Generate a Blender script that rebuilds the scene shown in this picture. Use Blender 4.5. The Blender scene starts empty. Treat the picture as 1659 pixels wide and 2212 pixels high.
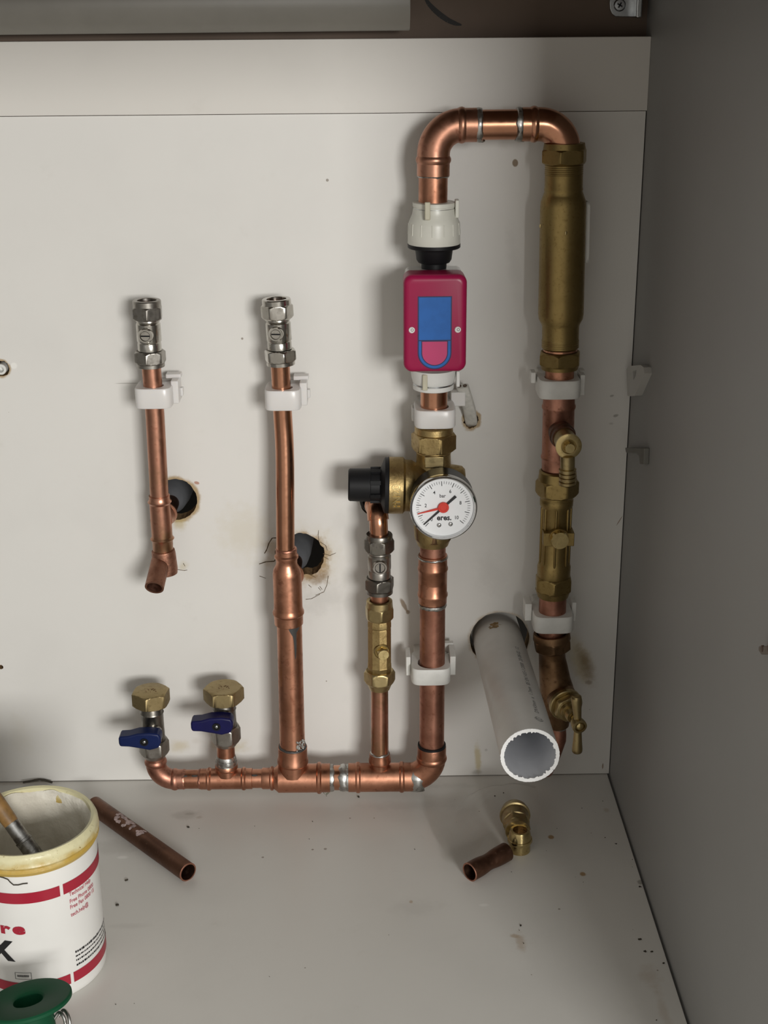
import bpy, bmesh, random
from math import sin, cos, tan, pi, radians, sqrt, atan2, floor as mfloor
from mathutils import Vector, Matrix, noise as mnoise

V = Vector
random.seed(7)
sc = bpy.context.scene
col = sc.collection

# ------------------------------------------------------------------ camera (metres, back panel at y=0, cabinet floor at z=0)
FPX, PITCH, YAW, ROLL = 2940.0, .3483, .0104, -.0080
CAM = V((0, -1.116, .670)); IW, IH = 1659, 2212
_cp, _sp = cos(PITCH), sin(PITCH)
FWD = V((sin(YAW) * _cp, cos(YAW) * _cp, -_sp)); _r = V((cos(YAW), -sin(YAW), 0)); _u = _r.cross(FWD)
RIGHT = _r * cos(ROLL) + _u * sin(ROLL); UP = _u * cos(ROLL) - _r * sin(ROLL)

def ray(px, py): return FWD + RIGHT * ((px - IW / 2) / FPX) - UP * ((py - IH / 2) / FPX)
def at(px, py, Y=0.0):
    d = ray(px, py); return CAM + d * ((Y - CAM.y) / d.y)
def az(px, py, Z=0.0):
    d = ray(px, py); return CAM + d * ((Z - CAM.z) / d.z)
def ax(px, py, X):
    d = ray(px, py); return CAM + d * ((X - CAM.x) / d.x)
def pj(p):
    d = p - CAM; k = d.dot(FWD); return IW / 2 + FPX * d.dot(RIGHT) / k, IH / 2 - FPX * d.dot(UP) / k
def mpp(p): return (p - CAM).dot(FWD) / FPX          # metres per picture pixel at a point

cam = bpy.data.cameras.new('camera'); cam.sensor_fit = 'VERTICAL'; cam.sensor_height = 24.0
cam.lens = FPX / IH * 24.0; cam.clip_start = .01
co = bpy.data.objects.new('camera', cam); col.objects.link(co)
m = Matrix.Identity(4)
for i in range(3):
    m[i][0] = RIGHT[i]; m[i][1] = UP[i]; m[i][2] = -FWD[i]; m[i][3] = CAM[i]
co.matrix_world = m; sc.camera = co

# ------------------------------------------------------------------ materials
def new_mat(name):
    mt = bpy.data.materials.new(name); mt.use_nodes = True
    nt = mt.node_tree; return mt, nt, nt.nodes['Principled BSDF']
def N(nt, typ, **kw):
    n = nt.nodes.new(typ)
    for k, v in kw.items(): setattr(n, k, v)
    return n
def setin(nt, sock, val):
    if hasattr(val, 'links') or hasattr(val, 'is_output'): nt.links.new(val, sock)
    else: sock.default_value = val
def math_(nt, op, a, b=None, c=None, clamp=False):
    n = N(nt, 'ShaderNodeMath', operation=op, use_clamp=clamp)
    for i, x in enumerate((a, b, c)):
        if x is not None: setin(nt, n.inputs[i], x)
    return n.outputs[0]
def mix_(nt, fac, a, b, mode='MIX'):
    n = N(nt, 'ShaderNodeMix', data_type='RGBA', blend_type=mode)
    setin(nt, n.inputs[0], fac)
    for i, x in ((6, a), (7, b)):
        if isinstance(x, tuple): x = (x + (1,))[:4]
        setin(nt, n.inputs[i], x)
    return n.outputs[2]
def maprange(nt, v, a, b, c=0., d=1.):
    n = N(nt, 'ShaderNodeMapRange', interpolation_type='SMOOTHSTEP')
    setin(nt, n.inputs[0], v)
    for i, x in enumerate((a, b, c, d)): n.inputs[i + 1].default_value = x
    return n.outputs[0]
def noise_(nt, vec, scale, detail=4., rough=.55):
    n = N(nt, 'ShaderNodeTexNoise'); nt.links.new(vec, n.inputs['Vector'])
    n.inputs['Scale'].default_value = scale; n.inputs['Detail'].default_value = detail; n.inputs['Roughness'].default_value = rough
    return n.outputs['Fac']
def objco(nt): return N(nt, 'ShaderNodeTexCoord').outputs['Object']
def geoco(nt): return N(nt, 'ShaderNodeNewGeometry').outputs['Position']
def bump(nt, bs, h, strength, dist=.001):
    b = N(nt, 'ShaderNodeBump'); b.inputs['Strength'].default_value = strength; b.inputs['Distance'].default_value = dist
    nt.links.new(h, b.inputs['Height']); nt.links.new(b.outputs[0], bs.inputs['Normal'])

def plain(name, c, rough=.5, metal=0., var=.06, scale=60., spec=None, bmp=0.):
    mt, nt, bs = new_mat(name)
    v = geoco(nt); f = noise_(nt, v, scale)
    d = tuple(max(0, x * (1 - var * 2)) for x in c)
    nt.links.new(mix_(nt, maprange(nt, f, .35, .7), c, d), bs.inputs['Base Color'])
    bs.inputs['Roughness'].default_value = rough; bs.inputs['Metallic'].default_value = metal
    if spec is not None: bs.inputs['Specular IOR Level'].default_value = spec
    if bmp: bump(nt, bs, noise_(nt, v, scale * 6), bmp)
    return mt

def metal2(name, c1, c2, c3, r1, r2, s1=40., s2=160., lo=.45, hi=.65, bmp=.05):
    mt, nt, bs = new_mat(name)
    v = geoco(nt); a = noise_(nt, v, s1, 5.); b = noise_(nt, v, s2, 3.)
    k = maprange(nt, a, lo, hi)
    c = mix_(nt, k, c1, c2)
    c = mix_(nt, maprange(nt, b, .55, .75), c, c3)
    nt.links.new(c, bs.inputs['Base Color'])
    bs.inputs['Metallic'].default_value = 1.
    n = N(nt, 'ShaderNodeMapRange'); nt.links.new(b, n.inputs[0])
    n.inputs[1].default_value = .3; n.inputs[2].default_value = .7; n.inputs[3].default_value = r1; n.inputs[4].default_value = r2
    nt.links.new(n.outputs[0], bs.inputs['Roughness'])
    bump(nt, bs, b, bmp, .0008)
    return mt

M = {}
M['copper'] = metal2('copper', (.51, .245, .155), (.36, .165, .10), (.32, .14, .085), .30, .46, 38, 190, .42, .68)
M['copper_bright'] = metal2('copper bright', (.55, .275, .17), (.44, .21, .125), (.48, .235, .14), .20, .27, 22, 300, .45, .75, .012)
M['copper_dull'] = metal2('copper dull', (.48, .235, .165), (.34, .155, .105), (.28, .125, .08), .38, .52, 45, 220, .40, .68)
M['copper_rough'] = metal2('copper rough', (.36, .185, .125), (.27, .13, .085), (.22, .10, .07), .42, .58, 70, 420, bmp=.3)
M['copper_old'] = metal2('copper old', (.165, .085, .055), (.115, .06, .04), (.20, .11, .075), .40, .56, 45, 260, .4, .65)
M['copper_heat'] = metal2('copper heat', (.49, .245, .165), (.31, .175, .095), (.35, .155, .10), .30, .45, 30, 150, .45, .68)
M['solder'] = metal2('solder', (.50, .50, .48), (.27, .26, .24), (.17, .16, .15), .28, .5, 120, 320)
M['brass'] = metal2('brass', (.45, .355, .18), (.39, .30, .15), (.32, .24, .115), .30, .45, 50, 240)
M['brass_dark'] = metal2('brass dark', (.33, .24, .095), (.28, .20, .078), (.26, .18, .07), .34, .46, 22, 420, bmp=.02)
M['brass_brown'] = metal2('brass brown', (.27, .165, .09), (.20, .115, .06), (.15, .085, .045), .36, .5, 45, 220)
M['brass_cap'] = metal2('brass cap', (.34, .265, .135), (.29, .22, .11), (.24, .18, .085), .40, .52, 50, 300)
M['brass_bright'] = metal2('brass bright', (.58, .46, .22), (.52, .40, .19), (.42, .32, .14), .18, .3, 80, 260)
M['brass_cast'] = metal2('brass cast', (.42, .31, .14), (.35, .25, .11), (.27, .19, .08), .38, .52, 60, 420, bmp=.22)
M['nickel'] = metal2('nickel', (.52, .50, .46), (.46, .44, .40), (.40, .38, .34), .14, .26, 60, 240)
M['nickel_dark'] = metal2('nickel dark', (.22, .205, .18), (.17, .16, .145), (.13, .12, .11), .28, .42, 60, 240)
M['nickel_dull'] = metal2('nickel dull', (.36, .34, .31), (.31, .29, .26), (.26, .24, .21), .28, .42, 60, 240)
M['chrome'] = metal2('chrome', (.62, .62, .62), (.6, .6, .6), (.55, .55, .55), .06, .12, 30, 100)
M['zinc'] = metal2('zinc', (.55, .57, .58), (.48, .5, .52), (.42, .43, .45), .2, .3, 60, 200)
M['case'] = plain('gauge case dark chrome', (.012, .012, .011), .34, 0., .02, spec=.14)
M['black'] = plain('black plastic', (.008, .008, .009), .50, spec=.25)
M['black_matt'] = plain('black rubber', (.010, .010, .010), .6)
M['crimson'] = plain('crimson plastic', (.32, .009, .062), .32, var=.02, spec=.32)
M['pink'] = plain('pink print', (.50, .045, .15), .30, var=.03)
M['blue_label'] = plain('blue printed label', (.022, .125, .42), .5, var=.05, scale=120, spec=.25)
M['navy'] = plain('navy print outline', (.010, .012, .075), .35)
M['white_print'] = plain('white plastic', (.74, .74, .71), .38, var=.02)
M['white_cream'] = plain('off white plastic', (.70, .695, .62), .34, var=.03)
M['white_clear'] = plain('milky clear plastic', (.66, .65, .63), .15, var=.03)
M['beige'] = plain('beige plastic tab', (.56, .53, .40), .4)
M['blue_lever'] = plain('blue vinyl lever', (.004, .013, .075), .42, var=.1, spec=.3)
M['blue_lever_b'] = plain('dark blue vinyl lever', (.005, .005, .065), .42, var=.1, spec=.3)
M['dial'] = plain('white dial', (.80, .81, .82), .4, var=.01)
M['ink'] = plain('black ink', (.012, .012, .014), .5)
M['ink_grey'] = plain('grey ink', (.10, .10, .10), .6)
M['red'] = plain('red plastic', (.62, .045, .03), .35)
M['pvc'] = plain('grey white pvc', (.635, .625, .595), .36, var=.05, scale=25)
M['pvc_cut'] = plain('fresh cut pvc', (.86, .86, .85), .7, var=.02, scale=300, bmp=.3)
M['pvc_in'] = plain('pvc bore', (.66, .67, .70), .3, var=.03)
M['pipe_grey'] = plain('warm grey plastic', (.24, .228, .20), .45, var=.05, scale=20)
M['foam'] = plain('grey foam insulation', (.10, .103, .112), .8, var=.1)
M['chip'] = plain('raw chipboard edge', (.34, .21, .09), .9, var=.3, scale=500, bmp=.5)
M['board'] = plain('brown hardboard', (.150, .108, .080), .75, var=.08, scale=15)
M['dark'] = plain('dark cavity', (.02, .018, .016), .9)
M['pen'] = plain('pencil mark', (.035, .033, .032), .8)
M['bucket'] = plain('white bucket plastic', (.78, .77, .74), .32, var=.02, scale=20)
M['red_print'] = plain('dark red print', (.36, .014, .035), .36, var=.02)
M['red_text'] = plain('faded red print', (.50, .12, .15), .4)
M['ink_black'] = plain('black print', (.008, .008, .010), .4)
M['green'] = plain('green plastic reel', (.006, .070, .030), .55, var=.04, spec=.18)
M['handle_wood'] = plain('brown wooden handle', (.27, .15, .05), .45, var=.2, scale=150)
M['ferrule'] = metal2('brush ferrule', (.34, .34, .33), (.18, .175, .165), (.55, .55, .54), .3, .5, 130, 300)
M['bristle'] = plain('bristle', (.10, .08, .06), .8)
M['cable'] = plain('white cable sheath', (.66, .65, .60), .45, var=.08, scale=200)
M['core'] = plain('brown cable core', (.09, .055, .035), .5)
M['copper_core'] = plain('copper strand', (.30, .24, .19), .35, .8)
M['crumb'] = plain('dark crumbs', (.07, .055, .035), .9, var=.4, scale=400)
M['string'] = plain('dark string', (.05, .042, .03), .9)
M['grey_hook'] = plain('grey plastic hook', (.16, .155, .135), .5)
M['tan_hook'] = plain('grey brown peg', (.15, .125, .10), .5)
M['flux'] = plain('black flux run', (.06, .058, .055), .5, .3)
M['paint_patch'] = plain('pale paint flakes', (.52, .40, .38), .8, var=.25, scale=300)

def glassy(name, tint=(1, 1, 1), refl=.10, rough=.05):
    mt = bpy.data.materials.new(name); mt.use_nodes = True; nt = mt.node_tree
    nt.nodes.remove(nt.nodes['Principled BSDF']); out = nt.nodes['Material Output']
    t = N(nt, 'ShaderNodeBsdfTransparent'); t.inputs[0].default_value = tint + (1,)
    g = N(nt, 'ShaderNodeBsdfGlossy'); g.inputs['Roughness'].default_value = rough
    fr = N(nt, 'ShaderNodeFresnel'); fr.inputs[0].default_value = 1.45
    a = math_(nt, 'MULTIPLY_ADD', fr.outputs[0], .3, refl, clamp=True)
    x = N(nt, 'ShaderNodeMixShader'); nt.links.new(a, x.inputs[0])
    nt.links.new(t.outputs[0], x.inputs[1]); nt.links.new(g.outputs[0], x.inputs[2]); nt.links.new(x.outputs[0], out.inputs[0])
    return mt
M['lens'] = glassy('clear gauge lens', refl=-.02)
M['film'] = glassy('clear plastic film', (.985, .982, .975), .0, .10)
M['clear'] = glassy('clear flux droplet', (.72, .74, .68), .06, .08)

def translucent_white(name, c, sub=.35, rough=.3):
    mt, nt, bs = new_mat(name)
    bs.inputs['Base Color'].default_value = c + (1,); bs.inputs['Roughness'].default_value = rough
    bs.inputs['Subsurface Weight'].default_value = sub; bs.inputs['Subsurface Radius'].default_value = (.006, .005, .004)
    bs.inputs['Subsurface Scale'].default_value = 1.
    return mt
M['clip_milky'] = translucent_white('milky nylon', (.72, .70, .68))
M['clip_white'] = plain('white clip plastic', (.74, .735, .70), .4, var=.03, scale=150)

def panel_mat(name, base, rough, blobs, flat='xz', smudge=.04, specks=0., lines=()):
    """laminate sheet with marks of their own: blobs = (a, b, ra, rb, angle, colour, strength, softness, raggedness)"""
    mt, nt, bs = new_mat(name)
    pos = geoco(nt)
    sep = N(nt, 'ShaderNodeSeparateXYZ'); nt.links.new(pos, sep.inputs[0])
    A = sep.outputs['XYZ'.index(flat[0].upper())]; B = sep.outputs['XYZ'.index(flat[1].upper())]
    n1 = noise_(nt, pos, 9., 5.); n2 = noise_(nt, pos, 90., 6., .65); n3 = noise_(nt, pos, 330., 3.)
    c = mix_(nt, maprange(nt, n1, .4, .75), base, tuple(x * (1 - smudge) for x in base))
    sm = math_(nt, 'MULTIPLY', maprange(nt, noise_(nt, pos, 26., 6., .7), .58, .80), smudge * 3.0)
    c = mix_(nt, sm, c, (.42, .38, .31))
    nz = math_(nt, 'SUBTRACT', n2, .5)
    for (a, b, ra, rb, ang, colr, st, soft, rag) in blobs:
        dx = math_(nt, 'SUBTRACT', A, a); dy = math_(nt, 'SUBTRACT', B, b)
        ca, sa = cos(ang), sin(ang)
        ux = math_(nt, 'MULTIPLY_ADD', dx, ca / ra, math_(nt, 'MULTIPLY', dy, sa / ra))
        uy = math_(nt, 'MULTIPLY_ADD', dx, -sa / rb, math_(nt, 'MULTIPLY', dy, ca / rb))
        r2 = math_(nt, 'SQRT', math_(nt, 'ADD', math_(nt, 'MULTIPLY', ux, ux), math_(nt, 'MULTIPLY', uy, uy)))
        r3 = math_(nt, 'MULTIPLY_ADD', nz, rag, r2)
        f = math_(nt, 'MULTIPLY', maprange(nt, r3, 1 - soft, 1 + soft * .3, 1., 0.), st)
        c = mix_(nt, f, c, colr)
    if specks:
        vo = N(nt, 'ShaderNodeTexVoronoi'); vo.inputs['Scale'].default_value = 95.; nt.links.new(pos, vo.inputs['Vector'])
        sp_ = N(nt, 'ShaderNodeSeparateColor'); nt.links.new(vo.outputs['Color'], sp_.inputs[0])
        on = math_(nt, 'GREATER_THAN', sp_.outputs[0], 1 - specks)
        rad = math_(nt, 'MULTIPLY_ADD', sp_.outputs[1], .09, .04)
        f = math_(nt, 'MULTIPLY', math_(nt, 'LESS_THAN', vo.outputs['Distance'], rad), on)
        c = mix_(nt, math_(nt, 'MULTIPLY', f, .7), c, (.16, .12, .08))
    nt.links.new(c, bs.inputs['Base Color']); bs.inputs['Roughness'].default_value = rough
    bump(nt, bs, n3, .02, .0004)
    return mt

# ------------------------------------------------------------------ mesh builder
def frame_of(d, ref=None):
    d = d.normalized()
    ref = ref or V((0, -1, 0))
    u = ref - d * ref.dot(d)
    if u.length < 1e-4: u = V((0, 0, 1)) - d * d.z
    u.normalize(); return d, u, d.cross(u)

class MB:
    def __init__(s): s.v = []; s.f = []; s.mi = []
    def add(s, vs, fs, mi=0):
        o = len(s.v); s.v += [V(x) for x in vs]
        for f in fs: s.f.append(tuple(o + i for i in f)); s.mi.append(mi)
        return s
    def rings(s, rings, cap0=True, cap1=True, mi=0, closed=False):
        n = len(rings[0]); vs = [p for r in rings for p in r]; fs = []
        K = len(rings)
        for k in range(K if closed else K - 1):
            k2 = (k + 1) % K
            for i in range(n):
                j = (i + 1) % n; fs.append((k * n + i, k * n + j, k2 * n + j, k2 * n + i))
        if not closed and cap0: fs.append(tuple(reversed(range(n))))
        if not closed and cap1: fs.append(tuple(range((K - 1) * n, K * n)))
        return s.add(vs, fs, mi)
    def lathe(s, A, d, prof, seg=40, rf=None, cap0=True, cap1=True, ref=None, mi=0, closed=False):
        d, u, w = frame_of(d, ref); rs = []
        for t, r in prof:
            c = A + d * t
            rs.append([c + (u * cos(2 * pi * i / seg) + w * sin(2 * pi * i / seg)) * (rf(2 * pi * i / seg, r) if rf else r) for i in range(seg)])
        return s.rings(rs, cap0, cap1, mi, closed)
    def hexnut(s, A, d, L, R, rot=0., ch=.16, bore=None, ref=None, mi=0):
        apo = R * cos(pi / 6); c = ch * L
        def rf(th, r):
            q = (th + rot) % (pi / 3) - pi / 6
            return min(r, apo / cos(q))
        lims = [apo * .97, apo * 1.035, apo * 1.09, R * 1.001]
        prof = [(c * k / 3, lims[k]) for k in range(4)] + [(L - c * (3 - k) / 3, lims[3 - k]) for k in range(4)]
        if bore:
            prof = [(L * .2, bore)] + [(0, bore)] + prof + [(L, bore), (L * .8, bore)]
        return s.lathe(A, d, prof, 96, rf, not bore, not bore, ref, mi)
    def tube(s, path, rad, seg=28, inner=None, cap=True, mi=0, ref=None):
        P = [V(p) for p in path]; n = len(P)
        R = [rad] * n if not isinstance(rad, (list, tuple)) else rad
        T = []
        for i in range(n):
            a = P[max(0, i - 1)]; b = P[min(n - 1, i + 1)]; T.append((b - a).normalized())
        _, u, _ = frame_of(T[0], ref); out = []; inn = []
        for i in range(n):
            u = (u - T[i] * u.dot(T[i])).normalized(); w = T[i].cross(u)
            k = [u * cos(2 * pi * j / seg) + w * sin(2 * pi * j / seg) for j in range(seg)]
            out.append([P[i] + q * R[i] for q in k])
            if inner: inn.append([P[i] + q * (R[i] - inner) for q in k])
        if inner: s.rings(out + inn[::-1], mi=mi, closed=True)
        else: s.rings(out, cap, cap, mi)
        return s
    def box(s, c, size, R=None, mi=0):
        c = V(c); h = V(size) / 2; vs = []
        for x in (-1, 1):
            for y in (-1, 1):
                for z in (-1, 1):
                    p = V((x * h.x, y * h.y, z * h.z)); vs.append(c + (R @ p if R else p))
        return s.add(vs, [(0, 1, 3, 2), (4, 6, 7, 5), (0, 4, 5, 1), (2, 3, 7, 6), (0, 2, 6, 4), (1, 5, 7, 3)], mi)
    def prism(s, pts, off, mi=0):
        """closed polygon of 3D points pushed by vector off"""
        n = len(pts); a = [V(p) for p in pts]; b = [p + off for p in a]
        fs = [tuple(range(n)), tuple(reversed(range(n, 2 * n)))] + [(i, i + n, (i + 1) % n + n, (i + 1) % n) for i in range(n)]
        return s.add(a + b, fs, mi)
    def ball(s, c, r, seg=20, mi=0, sq=(1, 1, 1)):
        rs = []
        for k in range(1, seg // 2):
            t = pi * k / (seg // 2)
            rs.append([V(c) + V((sin(t) * cos(2 * pi * i / seg) * r * sq[0], sin(t) * sin(2 * pi * i / seg) * r * sq[1], cos(t) * r * sq[2])) for i in range(seg)])
        return s.rings(rs, mi=mi)
    def build(s, name, mat, parent=None, bevel=0., sharp=35., seg=2, sub=0):
        me = bpy.data.meshes.new(name)
        org = parent.matrix_basis.translation if parent and parent.parent is None else (parent.parent.location if parent else V((0, 0, 0)))
        me.from_pydata([tuple(p - org) for p in s.v], [], s.f)
        mats = mat if isinstance(mat, (list, tuple)) else [mat]
        for q in mats: me.materials.append(M[q] if isinstance(q, str) else q)
        for p, mi in zip(me.polygons, s.mi): p.material_index = mi; p.use_smooth = True
        bm = bmesh.new(); bm.from_mesh(me); bmesh.ops.recalc_face_normals(bm, faces=bm.faces); bm.to_mesh(me); bm.free()
        me.set_sharp_from_angle(angle=radians(sharp))
        o = bpy.data.objects.new(name, me); col.objects.link(o)
        if parent: o.parent = parent
        if bevel:
            b = o.modifiers.new('bevel', 'BEVEL'); b.width = bevel; b.segments = seg; b.limit_method = 'ANGLE'; b.angle_limit = radians(40)
        if sub:
            b = o.modifiers.new('sub', 'SUBSURF'); b.levels = b.render_levels = sub
        return o

def thing(name, loc, label, cat, group=None):
    o = bpy.data.objects.new(name, None); col.objects.link(o); o.location = loc; o.empty_display_size = .02
    return tag(o, label, cat, group)
def tag(o, label, cat, group=None, kind=None):
    o['label'] = label; o['category'] = cat
    if group: o['group'] = group
    if kind: o['kind'] = kind
    return o
def struct(o, label=None):
    o['kind'] = 'structure'
    if label: o['label'] = label
    return o

def fillet(pts, r, n=10):
    P = [V(p) for p in pts]; out = [P[0]]
    for i in range(1, len(P) - 1):
        a, b, c = P[i - 1], P[i], P[i + 1]
        d1 = (a - b).normalized(); d2 = (c - b).normalized()
        ang = d1.angle(d2); rr = r[i - 1] if isinstance(r, (list, tuple)) else r
        t = rr / tan(ang / 2); p1 = b + d1 * t; ctr = b + (d1 + d2).normalized() * (rr / sin(ang / 2))
        e1 = p1 - ctr; e2 = b + d2 * t - ctr; tot = e1.angle(e2); axs = e1.cross(e2).normalized()
        for k in range(n + 1): out.append(ctr + Matrix.Rotation(tot * k / n, 3, axs) @ e1)
    out.append(P[-1]); return out
def lerp_path(a, b, n): return [a.lerp(b, k / n) for k in range(n + 1)]

class Axis:
    """a straight axis in the scene between two points; heights along it are read by picture row or column"""
    def __init__(s, p0, p1, Y0, Y1=None, horiz=False):
        s.A = at(*p0, Y0); s.B = at(*p1, Y0 if Y1 is None else Y1); s.d = (s.B - s.A).normalized(); s.k = 0 if horiz else 1
    def t(s, q):
        lo, hi = -.3, .6
        f = lambda x: pj(s.A + s.d * x)[s.k]
        for _ in range(40):
            mid = (lo + hi) / 2
            if (f(mid) - q) * (f(hi) - f(lo)) > 0: hi = mid
            else: lo = mid
        return lo
    def p(s, q): return s.A + s.d * s.t(q)
    def prof(s, lst): return [(s.t(q), hw * mpp(s.p(q))) for q, hw in lst]
    def lathe(s, mb, lst, **k): return mb.lathe(s.A, s.d, s.prof(lst), **k)
    def hexnut(s, mb, q0, q1, hw, rot=0., ch=.16, bore=None):
        a, b = s.t(q0), s.t(q1)
        return mb.hexnut(s.A + s.d * a, s.d, b - a, hw * mpp(s.p(q0)) / .965, rot, ch, bore)

def text_pts(body, size, bold=0., align='CENTER', shear=0., sx=1., spacing=1.):
    cu = bpy.data.curves.new('lettering', 'FONT'); cu.body = body; cu.size = size; cu.align_x = align; cu.align_y = 'CENTER'
    cu.offset = bold; cu.shear = shear; cu.space_character = spacing; cu.resolution_u = 4
    o = bpy.data.objects.new('lettering', cu); col.objects.link(o)
    dg = bpy.context.evaluated_depsgraph_get(); me = bpy.data.meshes.new_from_object(o.evaluated_get(dg))
    bm = bmesh.new(); bm.from_mesh(me)
    if len(bm.verts):
        xs = [v.co.x for v in bm.verts]; x0, x1 = min(xs), max(xs); st = max(size * .35, .0008); q = x0 + st
        while q < x1:
            bmesh.ops.bisect_plane(bm, geom=bm.verts[:] + bm.edges[:] + bm.faces[:], plane_co=(q, 0, 0), plane_no=(1, 0, 0)); q += st
    bm.verts.index_update()
    vs = [(v.co.x * sx, v.co.y) for v in bm.verts]; fs = [tuple(v.index for v in f.verts) for f in bm.faces]
    bm.free(); bpy.data.objects.remove(o); bpy.data.curves.remove(cu); bpy.data.meshes.remove(me)
    return vs, fs
def put_text(mb, body, size, fn, thick=0., **k):
    vs, fs = text_pts(body, size, **k)
    if thick:
        n = len(vs); es = {}
        for f in fs:
            for a, b in zip(f, f[1:] + f[:1]):
                if (b, a) in es: es.pop((b, a))
                else: es[(a, b)] = 1
        mb.add([fn(x, y, thick) for x, y in vs] + [fn(x, y, 0) for x, y in vs],
               fs + [(a, b, b + n, a + n) for a, b in es])
    else: mb.add([fn(x, y, 0) for x, y in vs], fs)

# ================================================================== the cabinet
XR = .2218; ZS = .5996; ZT = .6549
HOLES = {'left': (379, 1079, .0188), 'tee': (652, 1197, .0198), 'waste': (1079, 1381, .0268), 'cable': (1018, 909, .0054),
         'edge': (3, 796, .0066), 'screw': (2, 1441, .0022), 'elbow': (806, 1088, .0108)}
def panel_with_holes():
    cu = bpy.data.curves.new('p', 'CURVE'); cu.dimensions = '2D'; cu.fill_mode = 'BOTH'; cu.extrude = .008
    def spline(pts):
        s = cu.splines.new('POLY'); s.points.add(len(pts) - 1); s.use_cyclic_u = True
        for p, q in zip(s.points, pts): p.co = (q[0], q[1], 0, 1)
    x0, x1, z0, z1 = -.40, XR - .0008, .0008, ZS - .0005
    spline([(x0, z0), (x1, z0), (x1, z1), (x0, z1)])
    for k, (px, py, R) in HOLES.items():
        c = at(px, py, 0); n = 64 if R > .004 else 20; pts = []
        for i in range(n):
            a = 2 * pi * i / n
            rag = {'left': .0008, 'tee': .0017, 'waste': .0006, 'cable': .0009, 'edge': .0007}.get(k, .0002)
            r = R + rag * (mnoise.noise(V((cos(a) * 3.1, sin(a) * 3.1, px))) * 1.2 + mnoise.noise(V((cos(a) * 11, sin(a) * 11, px))) * .6)
            if k == 'tee': r += .0035 * max(0, cos(a - pi * .97)) ** 6 + .0015 * max(0, cos(a + .9)) ** 8
            if k == 'cable': r *= 1 + .25 * abs(sin(a + .5))
            pts.append((c.x + r * cos(a), c.z + r * sin(a)))
        spline(pts)
    o = bpy.data.objects.new('p', cu); col.objects.link(o)
    dg = bpy.context.evaluated_depsgraph_get(); me = bpy.data.meshes.new_from_object(o.evaluated_get(dg))
    bpy.data.objects.remove(o)
    for v in me.vertices: v.co = (v.co.x, .008 - v.co.z, v.co.y)
    return me

def W(px, py): p = at(px, py, 0); return p.x, p.z
YEL = (.50, .40, .17); BRN = (.20, .115, .04); GRY = (.22, .20, .17); RUST = (.33, .20, .08)
mm_ = 1 / 2400.
def wb(px, py, rx, ry, ang, c, st, soft=.6, rag=1.2):
    a, b = W(px, py); return (a, b, rx * mm_, ry * mm_, ang, c, st, soft, rag)
TAN = (.38, .26, .12)
blobs = [wb(379, 1079, 53, 53, 0, TAN, .9, .12, .35), wb(660, 1200, 55, 55, 0, RUST, .8, .25, .9), wb(1018, 908, 21, 24, 0, TAN, .9, .2, .9), wb(3, 796, 20, 20, 0, TAN, .9, .2, .6), wb(1113, 352, 6, 7.5, 0, (.20, .13, .06), .95, .25, .3), wb(1079, 1381, 69, 69, 0, TAN, .75, .12, .3), wb(30, 790, 7, 7, 0, (.85, .84, .8), .8, .3, .5), wb(45, 1590, 30, 60, 0, YEL, .08, .9, 2.), wb(1252, 1425, 28, 66, .35, YEL, .58, .8, 1.0), wb(1266, 1436, 17, 50, .40, BRN, .62, .9, 1.3), wb(1272, 1474, 9, 6, 0, BRN, .5),
         wb(1032, 1640, 9, 42, .05, YEL, .62, .6, 1.6), wb(1030, 1668, 14, 8, 0, GRY, .4),
         wb(495, 1608, 44, 22, -.2, YEL, .50, .9, 1.8), wb(385, 1612, 24, 18, 0, YEL, .40, .9, 1.8), wb(425, 1600, 12, 10, 0, BRN, .12, .9),
         wb(660, 1205, 84, 74, 0, YEL, .30, .9, 1.6), wb(672, 1238, 46, 34, .3, RUST, .45, .8, 1.8), wb(700, 1290, 60, 44, .4, GRY, .16, .9, 2.0), wb(688, 1250, 22, 18, .3, BRN, .5, .8, 2.2),
         wb(590, 1188, 20, 34, -.3, RUST, .50, .8, 1.6), wb(530, 1150, 70, 70, 0, YEL, .20, .9, 1.8),
         wb(388, 1132, 16, 18, 0, YEL, .55, .8, 1.6), wb(380, 1078, 54, 55, 0, YEL, .12, .6, 1.0), wb(395, 1222, 12, 12, 0, YEL, .35, .9, 2.0),
         wb(425, 1043, 6, 3.5, -.3, (.40, .17, .10), .8, .4, .6),
         wb(873, 1308, 5, 20, .45, BRN, .75, .4, 1.2), wb(881, 1322, 5, 6, 0, BRN, .7, .4), wb(820, 1260, 40, 90, 0, GRY, .10, .9, 2.),
         wb(1330, 898, 6, 3, .3, GRY, .6), wb(1322, 855, 5, 2.5, .2, GRY, .6), wb(1302, 1655, 1.6, 8, 0, BRN, .8, .3, .2), wb(1338, 1125, 1.2, 13, -.5, BRN, .7, .3, .2),
         wb(1050, 1620, 4, 4, 0, GRY, .3), wb(1320, 915, 6, 3, 0, GRY, .3), wb(742, 1130, 30, 30, 0, GRY, .08, .9, 2.),
         wb(275, 828, 26, 1.0, 0, GRY, .55, .3, .1), wb(1108, 560, 14, 90, .1, GRY, .10, .9, 2.), wb(1060, 1240, 36, 60, .3, GRY, .12, .9, 2.)]
m_panel = panel_mat('white melamine panel', (.735, .72, .685), .42, blobs, 'xz', .045, .015)
me = panel_with_holes(); me.materials.append(m_panel); me.materials.append(M['chip'])
for p in me.polygons: p.material_index = 0 if abs(p.normal.y) > .6 else 1; p.use_smooth = False
o = bpy.data.objects.new('wall_back', me); col.objects.link(o); struct(o, 'white melamine back panel with drilled pipe holes'); wback = o
zq = lambda x, y: at(230 + x / 3.253, 900 + y / 3.253, -.00012)
mb = MB()
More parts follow.
